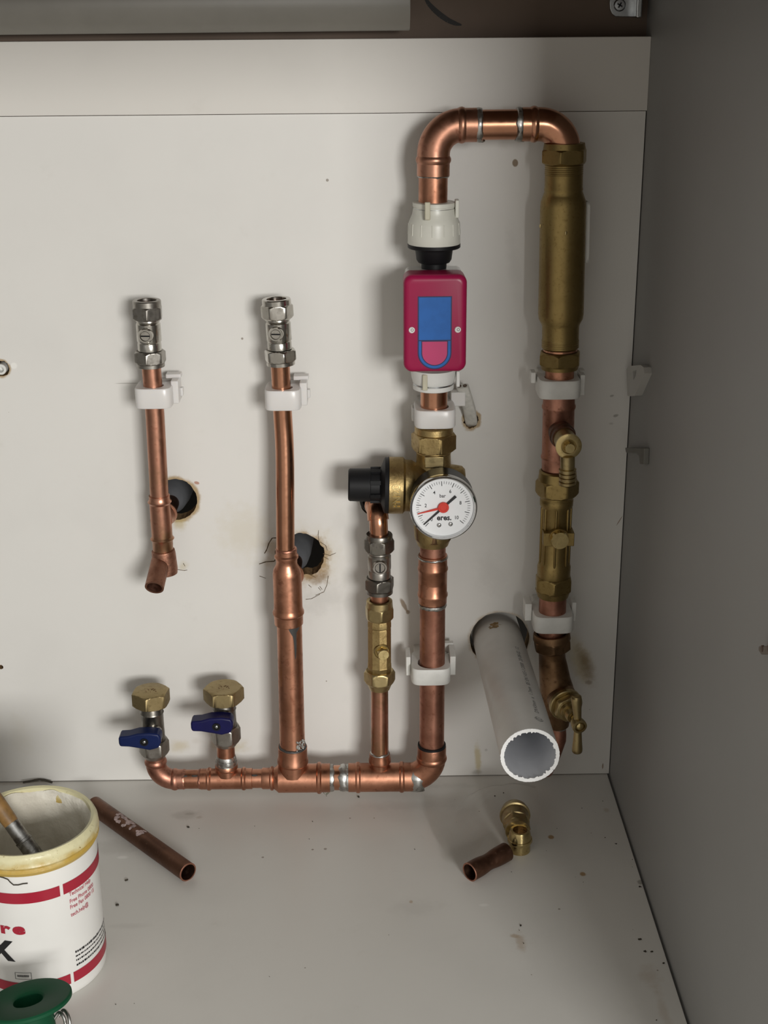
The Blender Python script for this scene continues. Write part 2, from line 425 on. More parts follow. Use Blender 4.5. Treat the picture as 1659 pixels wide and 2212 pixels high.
for ln in ([(1196, 852), (1165, 853), (1142, 888), (1126, 935), (1110, 962)], [(1196, 984), (1180, 1016), (1120, 1020), (1072, 1036)], [(1492, 872), (1487, 832), (1490, 798)], [(1522, 962), (1570, 976), (1612, 958)], [(1500, 880), (1540, 905), (1552, 940)], [(1528, 985), (1560, 1002)], [(1558, 1118), (1550, 1180), (1528, 1232), (1468, 1256)], [(1420, 1182), (1440, 1200)], [(1488, 1200), (1506, 1222)], [(1498, 1192), (1516, 1216)], [(1075, 1120), (1120, 1136)], [(1400, 1284), (1440, 1280), (1500, 1248)], [(1425, 1108), (1470, 1130)], [(500, 1074), (545, 1082), (568, 1078)], [(540, 1030), (552, 1052)]):
    P = [zq(*p) for p in ln]
    for a, b_ in zip(P, P[1:]):
        n = V(((b_ - a).z, 0, -(b_ - a).x)).normalized() * (.0005 if ln[0][0] < 1200 and ln[0][1] < 1000 else .00028)
        mb.add([a - n, a + n, b_ + n * .7, b_ - n * .7], [(0, 1, 2, 3)])
mb.build('crack_lines', plain('dark crack', (.10, .065, .03), .9), wback)

m_rail = panel_mat('white rail', (.70, .675, .63), .42, [], 'xz', .05, .0)
b = MB().box(((-.40 + XR + .0006) / 2, .0072, (ZS + ZT) / 2), (XR + .40 - .0006, .0175, ZT - ZS)); o = b.build('trim_1', m_rail, bevel=.0004); struct(o, 'white rail along the top of the back panel')
b = MB().box(((-.40 + XR) / 2, .023, .66), (XR + .40, .006, .16)); wu = b.build('wall_upper', 'board'); struct(wu, 'brown hardboard behind the rail')
pm = MB()
arc = [at(x, y, .0198) for x, y in ((918, -6), (926, 8), (938, 21), (952, 33), (968, 44), (984, 51), (997, 54))]
wd = [3.2, 4.4, 5.4, 5.8, 5.4, 4.4, 1.6]
for i in range(len(arc) - 1):
    a, c = arc[i], arc[i + 1]; n = V(((c - a).z, 0, -(c - a).x)).normalized(); k0 = wd[i] * mpp(a); k1 = wd[i + 1] * mpp(a)
    pm.add([a - n * k0, a + n * k0, c + n * k1, c - n * k1], [(0, 1, 2, 3)])
pm.build('pen_mark', 'pen', wu)
pm = MB(); 
for k in range(12):
    pass
floor_blobs = []
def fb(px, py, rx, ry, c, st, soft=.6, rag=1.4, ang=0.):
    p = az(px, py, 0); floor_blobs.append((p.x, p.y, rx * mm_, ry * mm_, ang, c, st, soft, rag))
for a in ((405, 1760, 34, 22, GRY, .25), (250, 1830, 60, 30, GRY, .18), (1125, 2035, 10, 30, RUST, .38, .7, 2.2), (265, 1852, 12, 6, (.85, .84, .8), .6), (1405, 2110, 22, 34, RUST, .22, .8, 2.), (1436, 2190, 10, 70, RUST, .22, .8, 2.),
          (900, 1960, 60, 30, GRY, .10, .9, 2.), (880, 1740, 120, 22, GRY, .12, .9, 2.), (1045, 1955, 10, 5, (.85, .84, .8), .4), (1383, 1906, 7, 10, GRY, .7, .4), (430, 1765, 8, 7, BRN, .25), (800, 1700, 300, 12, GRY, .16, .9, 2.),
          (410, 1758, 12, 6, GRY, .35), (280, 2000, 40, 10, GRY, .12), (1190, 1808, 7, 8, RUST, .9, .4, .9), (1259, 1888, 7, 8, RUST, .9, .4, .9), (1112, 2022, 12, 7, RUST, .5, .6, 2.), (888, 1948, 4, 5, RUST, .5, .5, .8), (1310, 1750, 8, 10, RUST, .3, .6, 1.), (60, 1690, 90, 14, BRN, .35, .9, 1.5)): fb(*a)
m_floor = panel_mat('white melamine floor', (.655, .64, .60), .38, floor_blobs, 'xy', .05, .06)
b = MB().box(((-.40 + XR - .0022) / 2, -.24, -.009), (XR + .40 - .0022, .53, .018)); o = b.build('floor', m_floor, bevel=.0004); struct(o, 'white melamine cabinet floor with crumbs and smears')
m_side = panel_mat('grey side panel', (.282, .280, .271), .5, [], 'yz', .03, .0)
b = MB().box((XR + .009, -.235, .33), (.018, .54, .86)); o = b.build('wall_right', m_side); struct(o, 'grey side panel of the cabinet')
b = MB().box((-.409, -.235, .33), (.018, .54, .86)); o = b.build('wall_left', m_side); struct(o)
b = MB().box((-.09, -.23, .732), (.66, .53, .03)); o = b.build('ceiling', 'board'); struct(o)
b = MB().box((-.09, .17, .36), (.70, .01, .78)); o = b.build('wall_rear', 'dark'); struct(o)

# ================================================================== pipework helpers
YM, YS = -.040, -.032
R15, R22 = .0078, .0113
def ringbead(mb, c, d, r, h=.0012, w=.0032, seg=40):
    pr = [(-w + 2 * w * k / 8, r - .0002 + h * sin(pi * k / 8)) for k in range(9)]
    return mb.lathe(c, d, pr, seg)
def socket(mb, A, B, r, wall=.0011, bead=True, bead_at=.35, hollow=False):
    """capillary fitting socket from A (open mouth) to B with a rolled solder bead"""
    L = (B - A).length; R = r + wall
    q = L * bead_at; pr = [(0, r - .0004), (0, R * .985), (.0006, R)]
    if bead:
        w = .0026; pr += [(q - w, R), (q - w * .6, R + .0007), (q - w * .25, R + .00125), (q + w * .25, R + .00125), (q + w * .6, R + .0007), (q + w, R)]
    pr += [(L, R)]
    return mb.lathe(A, B - A, pr, 48)
def solder(mb, c, d, r, w=.0022, seed=0, dark=False):
    d, u, k = frame_of(d); rs = []
    for t, h in ((-1, -.0003), (-.75, .0006), (0, .0010), (.75, .0005), (1, -.0003)):
        ring = []
        for i in range(48):
            a = 2 * pi * i / 48; g = mnoise.noise(V((cos(a) * 2.2, sin(a) * 2.2, seed * 3.7)))
            g2 = mnoise.noise(V((cos(a) * 5, sin(a) * 5, seed * 1.7 + 9)))
            ring.append(c + d * (t * w * (1 + .55 * g) + .0006 * g2) + (u * cos(a) + k * sin(a)) * (r + h * (1 + .4 * g2)))
        rs.append(ring)
    return mb.rings(rs)
def pl(pts, Y): return [at(x, y, Y) for x, y in pts]

# ------------------------------------------------------------------ left stub
root = thing('copper_pipe', at(345, 1100, YS), 'slim copper pipe at far left ending in a downturned open elbow beside its wall hole', 'pipe')
P = pl([(326, 786), (329.5, 824), (335, 900), (344, 1068), (346, 1095)], YS)
MB().tube(P, R15, 32).build('pipe', 'copper_heat', root)
t0, t1 = at(344, 1070, YS), at(352.5, 1190, YS); dd = (t1 - t0).normalized()
mb = MB(); L = (t1 - t0).length
pr = [(0, R15), (0, R15 + .001), (.0035, R15 + .001), (.0055, R15 + .0024), (.0075, R15 + .001), (L * .5, R15 + .0011), (L - .0135, R15 + .001), (L - .0115, R15 + .0024), (L - .0095, R15 + .001), (L, R15 + .0008)]
mb.lathe(t0, dd, pr, 40)
tc = t0.lerp(t1, .46)
mb.tube([tc, tc + V((.001, .022, 0))], R15 + .0016, 32); ringbead(mb, tc + V((.001, .018, 0)), V((0, 1, 0)), R15 + .0016)
mb.build('tee_fitting', 'copper_heat', root)
MB().tube([tc + V((.001, .020, 0)), tc + V((.004, .14, 0))], R15, 24).build('branch_pipe', 'copper_old', root)
e0 = t1; ec = e0 + V((.0012, 0, 0))
mb = MB(); mb.lathe(e0 - dd * .001, (ec + dd * .022 - e0), [(0, .0085), (.0004, .0098), (.003, .0102), (.018, .0104), (.0218, .0098), (.0228, .007)], 40)
db = mb.build('drain_elbow', 'copper_rough', root)
ea = e0 + dd * .0085 + V((-.0024, -.002, 0)); od_ = V((-.10, -.86, -.50)).normalized()
mb = MB(); mb.tube([ea, ea + od_ * .0285], R15 + .0003, 36, inner=.0016); mb.build('outlet_tube', 'copper_rough', db)
mb = MB(); mb.tube([ea, ea + od_ * .014], R15 - .0012, 28); mb.build('bore', 'copper_old', db)
mb = MB(); a, c = tc + V((.0005, .045, .000)), tc + V((.003, .17, .002)); mb.lathe(a, c - a, [(0, .0079), (.004, .0110), (.012, .0138), (.03, .0155), (.12, .0158)], 40); mb.build('pipe_insulation', 'foam', root)

# ------------------------------------------------------------------ the soldered manifold
root = thing('copper_manifold', at(640, 1700, YM), 'long soldered copper manifold along the cabinet floor with three tall risers', 'pipework')
# bent 15 mm riser and reducing tee
P = pl([(605, 782), (606.5, 810), (608.5, 860), (611, 905), (613.5, 940), (615, 970), (616, 1010), (617, 1100), (618, 1200)], YS)
P = [p + V((0, dy, 0)) for p, dy in zip(P, (0, 0, .0005, .0008, 0, -.001, -.0025, -.0060, -.0090))]
P = [P[0]] + [V(x) for x in P[1:]]
MB().tube(P, R15 * 1.0, 36).build('pipe', 'copper_bright', root)
A = Axis((618, 1180), (624, 1350), YM)
mb = MB(); A.lathe(mb, [(1186, 20), (1187, 23), (1197, 23), (1200, 26), (1204, 26), (1208, 23), (1218, 23), (1230, 29.5), (1240, 31), (1312, 31), (1317, 32.5), (1320, 34), (1324, 34), (1327, 31.5), (1346, 31), (1348, 28)], seg=48)
tc = A.p(1262); mb.tube([tc, tc + V((.002, .024, .000))], R22 * .92, 36); ringbead(mb, tc + V((.002, .020, 0)), V((0, 1, 0)), R22 * .92)
mb.build('reducing_tee', 'copper', root)
MB().tube([tc + V((.002, .022, 0)), tc + V((.006, .15, 0))], R15, 24).build('branch_pipe', 'copper_old', root)
MB().lathe(tc + V((.0015, .050, 0)), V((.03, 1, .01)), [(0, .0079), (.004, .0110), (.012, .0138), (.03, .0152), (.11, .0155)], 40).build('pipe_insulation', 'foam', root)
mb = MB(); solder(mb, A.p(1187), A.d, R15 + .0004, .0016, 3); mb.build('solder_ring', 'copper_dull', root)
A2 = Axis((625, 1345), (632.5, 1640), YM)
mb = MB(); A2.lathe(mb, [(1340, 27.2), (1630, 27.2)]); mb.build('pipe', 'copper', root)
# black flux run down the front of that pipe
mb = MB(); rr = 27.2 * mpp(A2.p(1370)) + .00025
outl = [(1347, -.02, .95), (1352, .05, .85), (1357, .15, .62), (1364, .30, .60), (1372, .36, .60), (1384, .40, .60), (1396, .42, .58), (1406, .44, .54), (1413, .46, .50)]
d, u, w_ = frame_of(A2.d)
rows = []
for q, a0, a1 in outl:
    c = A2.p(q); rows.append([c + (u * cos(a) - w_ * sin(a)) * rr for a in [a0 + (a1 - a0) * k / 5 for k in range(6)]])
if (rows[0][-1] - rows[0][0]).x < 0:
    rows = [[c2 - 2 * (c2 - A2.A - A2.d * (c2 - A2.A).dot(A2.d)).dot(w_) * w_ for c2 in r] for r in rows]
mb.add([p for r in rows for p in r], [(i * 6 + j, i * 6 + j + 1, i * 6 + j + 7, i * 6 + j + 6) for i in range(len(rows) - 1) for j in range(5)])
mb.build('flux_run', 'flux', root)
# big tee at foot
zc = lambda px, py: at(px, py, YM)
H = Axis((375, 1683.5), (910, 1678), YM, horiz=True)
hy = lambda px: 1683.5 + (px - 375) * (-5.5 / 535.)
mb = MB(); H.lathe(mb, [(566, 22), (568, 23), (583, 23), (586, 26), (590, 26), (592, 23), (588, 23), (594, 24), (602, 31), (684, 31), (687, 34), (692, 34.5), (695, 31), (713, 31), (714, 28)], seg=48)
A3 = Axis((632, 1600), (633, 1680), YM); A3.lathe(mb, [(1612, 28), (1613, 31.5), (1636, 31.5), (1640, 33.5), (1645, 33.5), (1648, 31), (1670, 30.5)], seg=48)
mb.build('tee_fitting', 'copper', root)
mb = MB(); solder(mb, A3.p(1613), A3.d, 28.3 * mpp(A3.p(1613)), .0018, 5); mb.build('solder_ring', 'flux', root)
mb = MB(); d, u, w_ = frame_of(A3.d)
for k in range(26):
    a = random.uniform(.35, 1.25); q = random.uniform(1590, 1614); c = A3.p(q)
    sgn = 1 if (w_.x > 0) else -1
    mb.ball(c + (u * cos(a) + w_ * sgn * sin(a)) * (27.4 * mpp(c)), random.uniform(.0009, .0017), 8, sq=(1, .5, 1.2))
mb.build('solder_run', 'solder', root)
for q0, q1 in ((540, 575), (385, 460)):
    mb = MB(); H.lathe(mb, [(q0, 20.5), (q1, 20.5)]); mb.build('pipe', 'copper', root)
mb = MB(); H.lathe(mb, [(700, 27), (770, 27)]); mb.build('pipe', 'copper_bright', root)
for px, sd in ((716, 1), (742, 2), (753, 4)):
    mb = MB(); solder(mb, H.p(px), H.d, 27.6 * mpp(H.p(px)), .0026 if px != 742 else .0036, sd); mb.build('solder_ring', 'solder', root)
# small tee under the right lever valve
mb = MB(); H.lathe(mb, [(433, 20), (434, 22.5), (447, 22.5), (450, 25), (454, 25), (457, 22.5), (522, 22.5), (525, 25), (529, 25), (532, 22.5), (545, 22.5), (546, 20)], seg=44)
A4 = Axis((487, 1595), (490, 1680), YM); A4.lathe(mb, [(1648, 20.5), (1649, 22.5), (1653, 24.5), (1657, 24.5), (1660, 22), (1672, 22)], seg=44); mb.build('tee_fitting', 'copper', root)
mb = MB(); A4.lathe(mb, [(1590, 19), (1655, 19.5)]); mb.build('pipe', 'copper', root)
mb = MB(); A4.lathe(mb, [(1631, 19.5), (1633, 21), (1640, 22), (1645, 21.5), (1650, 23), (1656, 23.5), (1658, 22)]); solder(mb, A4.p(1644), A4.d, 21 * mpp(A4.p(1644)), .003, 6); mb.build('solder_ring', 'solder', root)
# left end elbow
A5 = Axis((332, 1590), (337.5, 1660), YM)
P = fillet([A5.p(1628), at(339.5, 1684, YM), H.p(432)], .0165, 12)
mb = MB(); P2 = [p for p in P if (p - P[-1]).length > .018]
mb.tube(P2 + [H.p(396)], R15 + .0012, 40); ringbead(mb, A5.p(1645), A5.d, R15 + .0012); ringbead(mb, H.p(378), H.d, R15 + .0012)
mb.build('elbow_fitting', 'copper_dull', root)
mb = MB(); A5.lathe(mb, [(1590, 20), (1635, 20.5)]); mb.build('pipe', 'copper_heat', root)
mb = MB(); solder(mb, H.p(397), H.d, R15 + .0004, .0020, 8); solder(mb, H.p(432), H.d, R15 + .0004, .0014, 11); mb.build('solder_ring', 'copper_dull', root)
for px, ang, sz in ((401, .5, .0024), (423, .6, .0026), (551, .6, .0026)):
    c = H.p(px); mb = MB(); mb.ball(c + V((0, -.0048, .0060)), sz, 10, sq=(1.6, .6, .5)); mb.build('solder_run', 'flux', root)
# reduced tee under the slim check valve riser
mb = MB(); H.lathe(mb, [(752, 28), (753, 31), (768, 31), (771, 33.5), (776, 33.5), (779, 31), (862, 31), (865, 33.5), (870, 33.5), (873, 31), (890, 31), (891, 28)], seg=48)
A6 = Axis((820, 1480), (820.5, 1680), YM); A6.lathe(mb, [(1626, 20), (1627, 22), (1634, 22.5), (1639, 24), (1644, 24), (1647, 21), (1668, 20)], seg=44); mb.build('tee_fitting', 'copper', root)
mb = MB(); A6.lathe(mb, [(1478, 18.6), (1632, 18.8)]); mb.build('pipe', 'copper_heat', root)
mb = MB(); solder(mb, A6.p(1628), A6.d, 19.4 * mpp(A6.p(1628)), .0020, 9); mb.build('solder_ring', 'solder', root)
# right end elbow and main riser
A7 = Axis((935, 1180), (932.5, 1640), YM)
P = fillet([H.p(893), at(932.5, 1679.5, YM), A7.p(1612)], .020, 14)
mb = MB(); mb.tube(P, R22 + .0014, 44); ringbead(mb, A7.p(1637), A7.d, R22 + .0014); socket(mb, A7.p(1611), A7.p(1634), R22 + .0004, .0012, False); mb.build('elbow_fitting', 'copper', root)
mb = MB(); solder(mb, H.p(901), H.d, R22 + .0013, .0056, 12); mb.build('solder_ring', 'solder', root)
mb = MB(); mb.lathe(A7.p(1609), A7.d, [(-.0012, R22), (-.001, R22 + .0012), (.0010, R22 + .0014), (.0012, R22)]); mb.build('sealing_band', 'black', root)
mb = MB(); A7.lathe(mb, [(1170, 28), (1620, 26.6)]); mb.build('pipe', 'copper_dull', root)
mb = MB(); A7.lathe(mb, [(1197, 28), (1198, 31), (1222, 31.4), (1225, 32.8), (1229, 33), (1232, 31.3), (1256, 31.2), (1257, 30.9), (1258, 31.2), (1278, 31), (1281, 32.8), (1285, 32.8), (1288, 31), (1300, 30.6), (1301, 27)], seg=48); mb.build('coupling', 'copper', root)
for q, sd, mt in ((1203, 14, 'solder'), (1306, 15, 'solder')):
    mb = MB(); solder(mb, A7.p(q), A7.d, (28.6 if q > 1250 else 30.8) * mpp(A7.p(q)), .0018 if q > 1250 else .0010, sd); mb.build('solder_ring', mt, root)
# flux droplet under the big tee
c = H.p(704) + V((0, 0, -.0135)); mb = MB(); mb.tube([c + V((-.0022, 0, .0016)), c + V((-.0018, 0, -.002)), c + V((0, 0, -.0038)), c + V((.0018, 0, -.002)), c + V((.0024, 0, .0016))], .0009, 10); mb.build('flux_droplet', 'clear', root)

# ------------------------------------------------------------------ isolating valves
def iso_valve(p_top, p_bot, Y, ys, hw, label, slot_px, slot_vertical, mats, rots, top_open=True, Y1=None):
    """ys: rows for top, collar end, nut end, body end, ring end, nut2 end, bottom"""
    A = Axis(p_top, p_bot, Y, Y1); root = thing('isolating_valve', A.p(ys[6]), label, 'valve', 'isolating valves on the copper pipes')
    y0, y1, y2, y3, y4, y5, y6 = ys
    mb = MB(); A.lathe(mb, [(y2 - 3, 22 * hw), (y2, 25.5 * hw), (y2 + 3, 26 * hw), (y2 + 6, 24 * hw), (y2 + 9, 26.5 * hw), (y3 - 5, 26.5 * hw), (y3 - 2, 24.5 * hw), (y3, 25.5 * hw), (y4 - 1, 25.5 * hw), (y4, 23 * hw), (y4 + 6, 22 * hw)], seg=48)
    b_ = mb.build('body', mats[0], root)
    mb = MB(); A.lathe(mb, [(y1 + 2, 21 * hw), (y0 + 1, 21 * hw), (y0, 22 * hw), (y0, 29 * hw), (y0 + 2, 30.5 * hw), (y1, 30.5 * hw), (y1 + 1, 27 * hw)], cap0=False, seg=48)
    A.hexnut(mb, y1 - 2, y2, 33.5 * hw, radians(rots[0])); mb.build('nut', mats[1], root)
    mb = MB(); A.hexnut(mb, y4, y5, 33.5 * hw, radians(rots[1])); A.lathe(mb, [(y5 - 1, 27 * hw), (y5, 30 * hw), (y6 - 1, 30 * hw), (y6, 27 * hw)]); mb.build('nut', mats[1], root)
    # spindle boss with screwdriver slot, facing out of the body towards the slot's place in view
    c = A.p(slot_px[1] - 6); k = mpp(c)
    tgt = at(slot_px[0], slot_px[1], Y - .0135)
    d = (tgt - c); d.z = 0; d.normalize(); fpt = c + d * (26.5 * hw * k)
    mb = MB(); mb.lathe(c, d, [(0, 15.8 * k), (26.5 * hw * k + .0024, 15.8 * k), (26.5 * hw * k + .0034, 14.4 * k), (26.5 * hw * k + .0034, 11.2 * k), (26.5 * hw * k + .0014, 11 * k)], 36); s_ = mb.build('boss', mats[0], root)
    mb = MB(); fpt = fpt + d * .0014; mb.lathe(fpt - d * .002, d, [(0, 10.2 * k), (.0030, 10.2 * k), (.0033, 9.7 * k)], 32); sc_ = mb.build('screw_head', mats[0], root)
    side = d.cross(V((0, 0, 1))); v1 = V((0, 0, 1)) if slot_vertical else side
    v2 = v1.cross(d); c2 = fpt + d * .00135
    mb = MB(); q = [c2 + v1 * (9.4 * k * i) + v2 * (1.5 * k * j) for i, j in ((-1, -1), (1, -1), (1, 1), (-1, 1))]; mb.prism(q, d * .00012); mb.build('slot', 'black', sc_)
    if top_open:
        mb = MB(); A.lathe(mb, [(y0 + 6, 20 * hw), (y0 + 16, 20.5 * hw)]); mb.build('bore', 'copper_old', root)
    return root
iso_valve((317, 650), (326, 791), YS, (648, 662, 690, 741, 757, 784, 792), 1.0, 'shiny isolating valve with an open top on the far left copper pipe', (312.7, 725), False, ('nickel', 'nickel_dull'), (4.5, -8.5))
iso_valve((597, 648), (607, 787), YS, (645, 658, 688, 739, 754, 780, 788), 1.03, 'shiny isolating valve with an open top on the tall bent copper riser', (595, 721), False, ('nickel', 'nickel'), (36, 17))
iso_valve((819, 1152), (820, 1280), YM, (1153, 1164, 1191, 1232, 1247, 1273, 1281), .95, 'dull isolating valve with a vertical screw slot below the black knob', (821, 1221), True, ('nickel_dull', 'nickel_dark'), (22, -10), False)

# ------------------------------------------------------------------ pipe clips
def clip(px, py, Y, r, hwid, hgt, front, mat, label, cat='pipe clip', lugs=(), group='plastic pipe clips on the back panel'):
    c = at(px, py, Y); root = thing('pipe_clip', V((c.x, 0, c.z)), label, cat, group)
    n = 72; h = hgt / 2; back = -Y - .0005; e = []
    def outer(a):
        x, y = cos(a), sin(a); b_ = front if y < 0 else min(back, front + .012)
        p = 4.5; s = (abs(x / hwid) ** p + abs(y / b_) ** p) ** (-1 / p); return V((x * s, y * s, 0))
    A_ = [2 * pi * i / n for i in range(n)]
    O = [c + outer(a) for a in A_]; I = [c + V((cos(a), sin(a), 0)) * (r + .0002) for a in A_]
    z = V((0, 0, h)); zi = V((0, 0, h - .001))
    lo = [p - c for p in O]
    mb = MB()
    mb.rings([[p + z for p in I], [c + (p - c) * .96 + z for p in O], [p + zi for p in O], [p - zi for p in O], [c + (p - c) * .96 - z for p in O], [p - z for p in I]], closed=True)
    mb.build('band', mat, root, sharp=50)
    bw = hwid * .80; y0 = c.y + min(back, front + .012) - .003
    if 0 - y0 > .001:
        mb = MB(); mb.box((c.x, y0 / 2, c.z), (bw * 2, -y0, hgt * .8)); mb.build('base', mat, root, bevel=.0008)
    for lx, ly, lz, sx, sy, sz in lugs:
        mb = MB(); mb.box((c.x + lx, c.y + ly, c.z + lz), (sx, sy, sz)); mb.build('latch', mat, root, bevel=.0006)
    return root
lug15 = ((.0142, .018, .0125, .0125, .010, .0035), (.0165, .011, .0020, .0060, .020, .0190), (.0200, .016, -.0010, .0030, .006, .0070))
clip(334, 854, YS, R15, .0150, .0165, .0125, 'clip_milky', 'milky nylon pipe clip on the far left copper pipe', lugs=lug15)
clip(612, 858, YS, R15, .0148, .0165, .0125, 'clip_milky', 'milky nylon pipe clip on the tall bent copper riser', lugs=lug15)
clip(939, 897, YM, R22, .0168, .0150, .0150, 'clip_milky', 'milky nylon pipe clip between the crimson box and the pressure reducing valve', lugs=((.0205, .024, .008, .012, .010, .012), (-.0172, .008, .0, .003, .012, .011)))
lug22 = ((-.0200, .010, .0060, .004, .012, .009), (.0195, .008, .0010, .004, .020, .017), (.0208, .014, .0075, .004, .010, .006))
clip(1206, 834, YM, R22, .0170, .0150, .0150, 'clip_white', 'white pipe clip just below the tall brass cylinder', lugs=lug22)
clip(1193, 1337, YM, R22, .0172, .0150, .0150, 'clip_white', 'white pipe clip between the right brass check valve and the stopcock', lugs=((-.0205, .012, .0050, .006, .018, .016), (.0195, .012, .004, .004, .014, .018)))
clip(930, 1448, YM, R22, .0172, .0150, .0150, 'clip_white', 'white pipe clip low on the main copper riser', lugs=((-.0195, .010, .004, .004, .020, .018), (.0195, .010, .005, .005, .024, .018), (.0165, .026, .010, .010, .006, .010)))

# ------------------------------------------------------------------ lever valves with brass caps
def lever_valve(p_top, p_bot, cap_hw, rot, lever_px, label, lmat, cap_rows, nut_rows, nrot):
    A = Axis(p_top, p_bot, YM); root = thing('lever_valve', A.p(nut_rows[1]), label, 'valve', 'capped lever valves above the floor pipe')
    c0, c1 = cap_rows
    mb = MB(); A.hexnut(mb, c0, c1, cap_hw, rot, .10); cp = mb.build('brass_cap', 'brass_cap', root); cp['label'] = 'brass blanking cap'
    a = A.p(c0); k = mpp(a)
    mb = MB()
    for (x, y, w_, l_, r_) in ((-5, 2, 1.2, 9, .5), (-9, -3, 1.2, 8, .4), (3, 3, 1.2, 8, -.8), (8, 1, 1.2, 8, -.5), (12, -3, 1.2, 6, .6), (1, -5, 1.0, 5, .2)):
        mb.box(a + V((x * k, y * k * 1.6, .0001)), (w_ * k, l_ * k * .8, .0004), Matrix.Rotation(r_, 3, 'Z'))
    mb.build('embossing', 'brass_brown', cp)
    n0, n1 = nut_rows
    mb = MB(); A.lathe(mb, [(c1 - 4, 21), (c1, 24), (c1 + 14, 24), (c1 + 17, 25.5), (c1 + 20, 24), (n0 - 6, 24.5), (n0 - 2, 26), (n0 + 1, 25), (n0 + 6, 22)], seg=48); mb.build('body', 'nickel_dark', root)
    mb = MB(); A.hexnut(mb, n0, n1 - 5, 31.5, nrot); A.lathe(mb, [(n1 - 8, 28), (n1 - 3, 25), (n1 + 2, 22)]); mb.build('nut', 'nickel_dull', root)
    # lever: hub on a spindle in front of the body, blade pointing left
    hub = at(lever_px[0], lever_px[1], YM - .027); k = mpp(hub)
    mb = MB(); sp0 = V((hub.x + .004, YM, hub.z)); mb.lathe(sp0, V((0, -1, 0)), [(0, .0072), (.013, .0072), (.014, .006), (.020, .006)], 28); mb.build('spindle', 'nickel', root)
    prof = [(-58, -3.5), (-58, 9), (-54, 12.5), (-36, 13.5), (-16, 19), (10, 20), (29, 17), (33, 9), (33, -3), (27, -16), (8, -21), (-10, -17), (-36, -12), (-56, -11)]
    pts = [hub + V((x * k, 0, z * k * 1.02)) for x, z in prof]
    mb = MB(); mb.prism(pts, V((0, .0135, 0))); lv = mb.build('lever', lmat, root, bevel=.0016, seg=3)
    mb = MB(); mb.lathe(hub + V((-.001, -.0002, 0)), V((0, -1, 0)), [(0, 9 * k), (.0006, 9 * k), (.0006, 6 * k), (.0001, 5.5 * k)], 28); mb.build('screw_recess', 'black', lv)
    mb = MB(); mb.ball(hub + V((-.001, -.0005, 0)), 3.6 * k, 12, sq=(1, .35, 1)); mb.build('screw', 'zinc', lv)
    return root
lever_valve((325, 1489), (335, 1640), 40.5, radians(-8), (314, 1603), 'nickel valve with blue lever and brass cap, leftmost above the floor pipe', 'blue_lever', (1491, 1521), (1596, 1632), radians(37))
lever_valve((482.5, 1484), (489, 1620), 42.5, radians(34), (470, 1570), 'nickel valve with blue lever and brass cap, nearer the thick riser', 'blue_lever_b', (1484, 1513), (1566, 1606), radians(30))

# ------------------------------------------------------------------ top loop
root = thing('copper_pipe', at(936, 435, YM), 'copper pipe loop over the top linking crimson box and brass cylinder', 'pipe')
vL = Axis((935, 440), (936.5, 330), YM); hT = Axis((985, 270.5), (1175, 268), YM, horiz=True); vR = Axis((1219, 300), (1217, 400), YM)
RE = R22 + .0014; rb = .0215
cL = at(937, 271, YM); cR = at(1219, 268, YM)
P = fillet([vL.p(379), cL, hT.p(1032)], rb, 16)
mb = MB(); mb.tube(P, RE, 48); ringbead(mb, vL.p(345), vL.d, RE); ringbead(mb, hT.p(997), hT.d, RE); mb.build('elbow_fitting', 'copper_heat', root)
P = fillet([hT.p(1127), cR, vR.p(332)], rb * .9, 16)
mb = MB(); mb.tube(P, RE, 48); ringbead(mb, hT.p(1153), hT.d, RE); mb.build('elbow_fitting', 'copper_bright', root)
mb = MB(); mb.tube([hT.p(1025), hT.p(1135)], R22, 40); mb.build('pipe', 'copper_bright', root)
mb = MB(); mb.tube([vL.p(370), vL.p(448)], R22, 40); mb.build('pipe', 'copper', root)
for q, sd in ((1034, 21), (1122, 22)):
    mb = MB(); solder(mb, hT.p(q), hT.d, R22 + .0008, .0024, sd); mb.build('solder_ring', 'solder', root)
    mb = MB(); mb.ball(hT.p(q) + V((.002, -.001, -R22 - .0004)), .0024, 12, sq=(1.3, .9, .6)); mb.build('solder_run', 'solder', root)
mb = MB(); solder(mb, vL.p(380), vL.d, R22 + .0003, .0009, 23); mb.build('solder_ring', 'solder', root)

# ------------------------------------------------------------------ crimson in-line box with push-fit ends
A = Axis((938, 437), (936, 845), -.042)
root = thing('shutoff_unit', A.p(838), 'crimson in-line shut-off box with blue label and white push-fit ends', 'shut-off unit')
mb = MB(); A.lathe(mb, [(436, 33), (436, 45), (437, 46.5), (445, 46.5), (446, 45), (449, 45), (450, 46), (455, 46.5), (462, 48), (472, 52), (480, 55), (486, 55.8), (505, 56.5), (524, 57), (526, 56)], seg=64)
for k in range(14):
    a = 2 * pi * k / 14 + .12; c = A.p(492); r_ = 55.6 * mpp(c); d, u, w_ = frame_of(A.d)
    mb.tube([A.p(480) + (u * cos(a) + w_ * sin(a)) * (r_ * .985), A.p(505) + (u * cos(a) + w_ * sin(a)) * (r_ * 1.01)], .0006, 8)
tc_ = mb.build('push_fit_connector', 'white_cream', root)
mb = MB(); mb.box(at(923.5, 456, -.0615), (.0042, .0030, .0135)); mb.build('release_tab', 'beige', tc_, bevel=.0006)
mb = MB(); mb.box(at(987, 450, -.046), (.0030, .010, .0135)); mb.build('release_tab', 'white_cream', tc_, bevel=.0006)
mb = MB(); mb.lathe(A.p(449), A.d, [(-.0002, 45.3 * mpp(A.p(449))), (.0008, 45.3 * mpp(A.p(449)))], 48); mb.build('clip_ring', 'zinc', tc_)
mb = MB(); A.lathe(mb, [(525, 50), (526, 57), (533, 57), (535, 55), (537, 42), (541, 40.5), (560, 38), (566, 34), (568, 27.5), (582, 27)], seg=56); mb.build('collar', 'black', root)
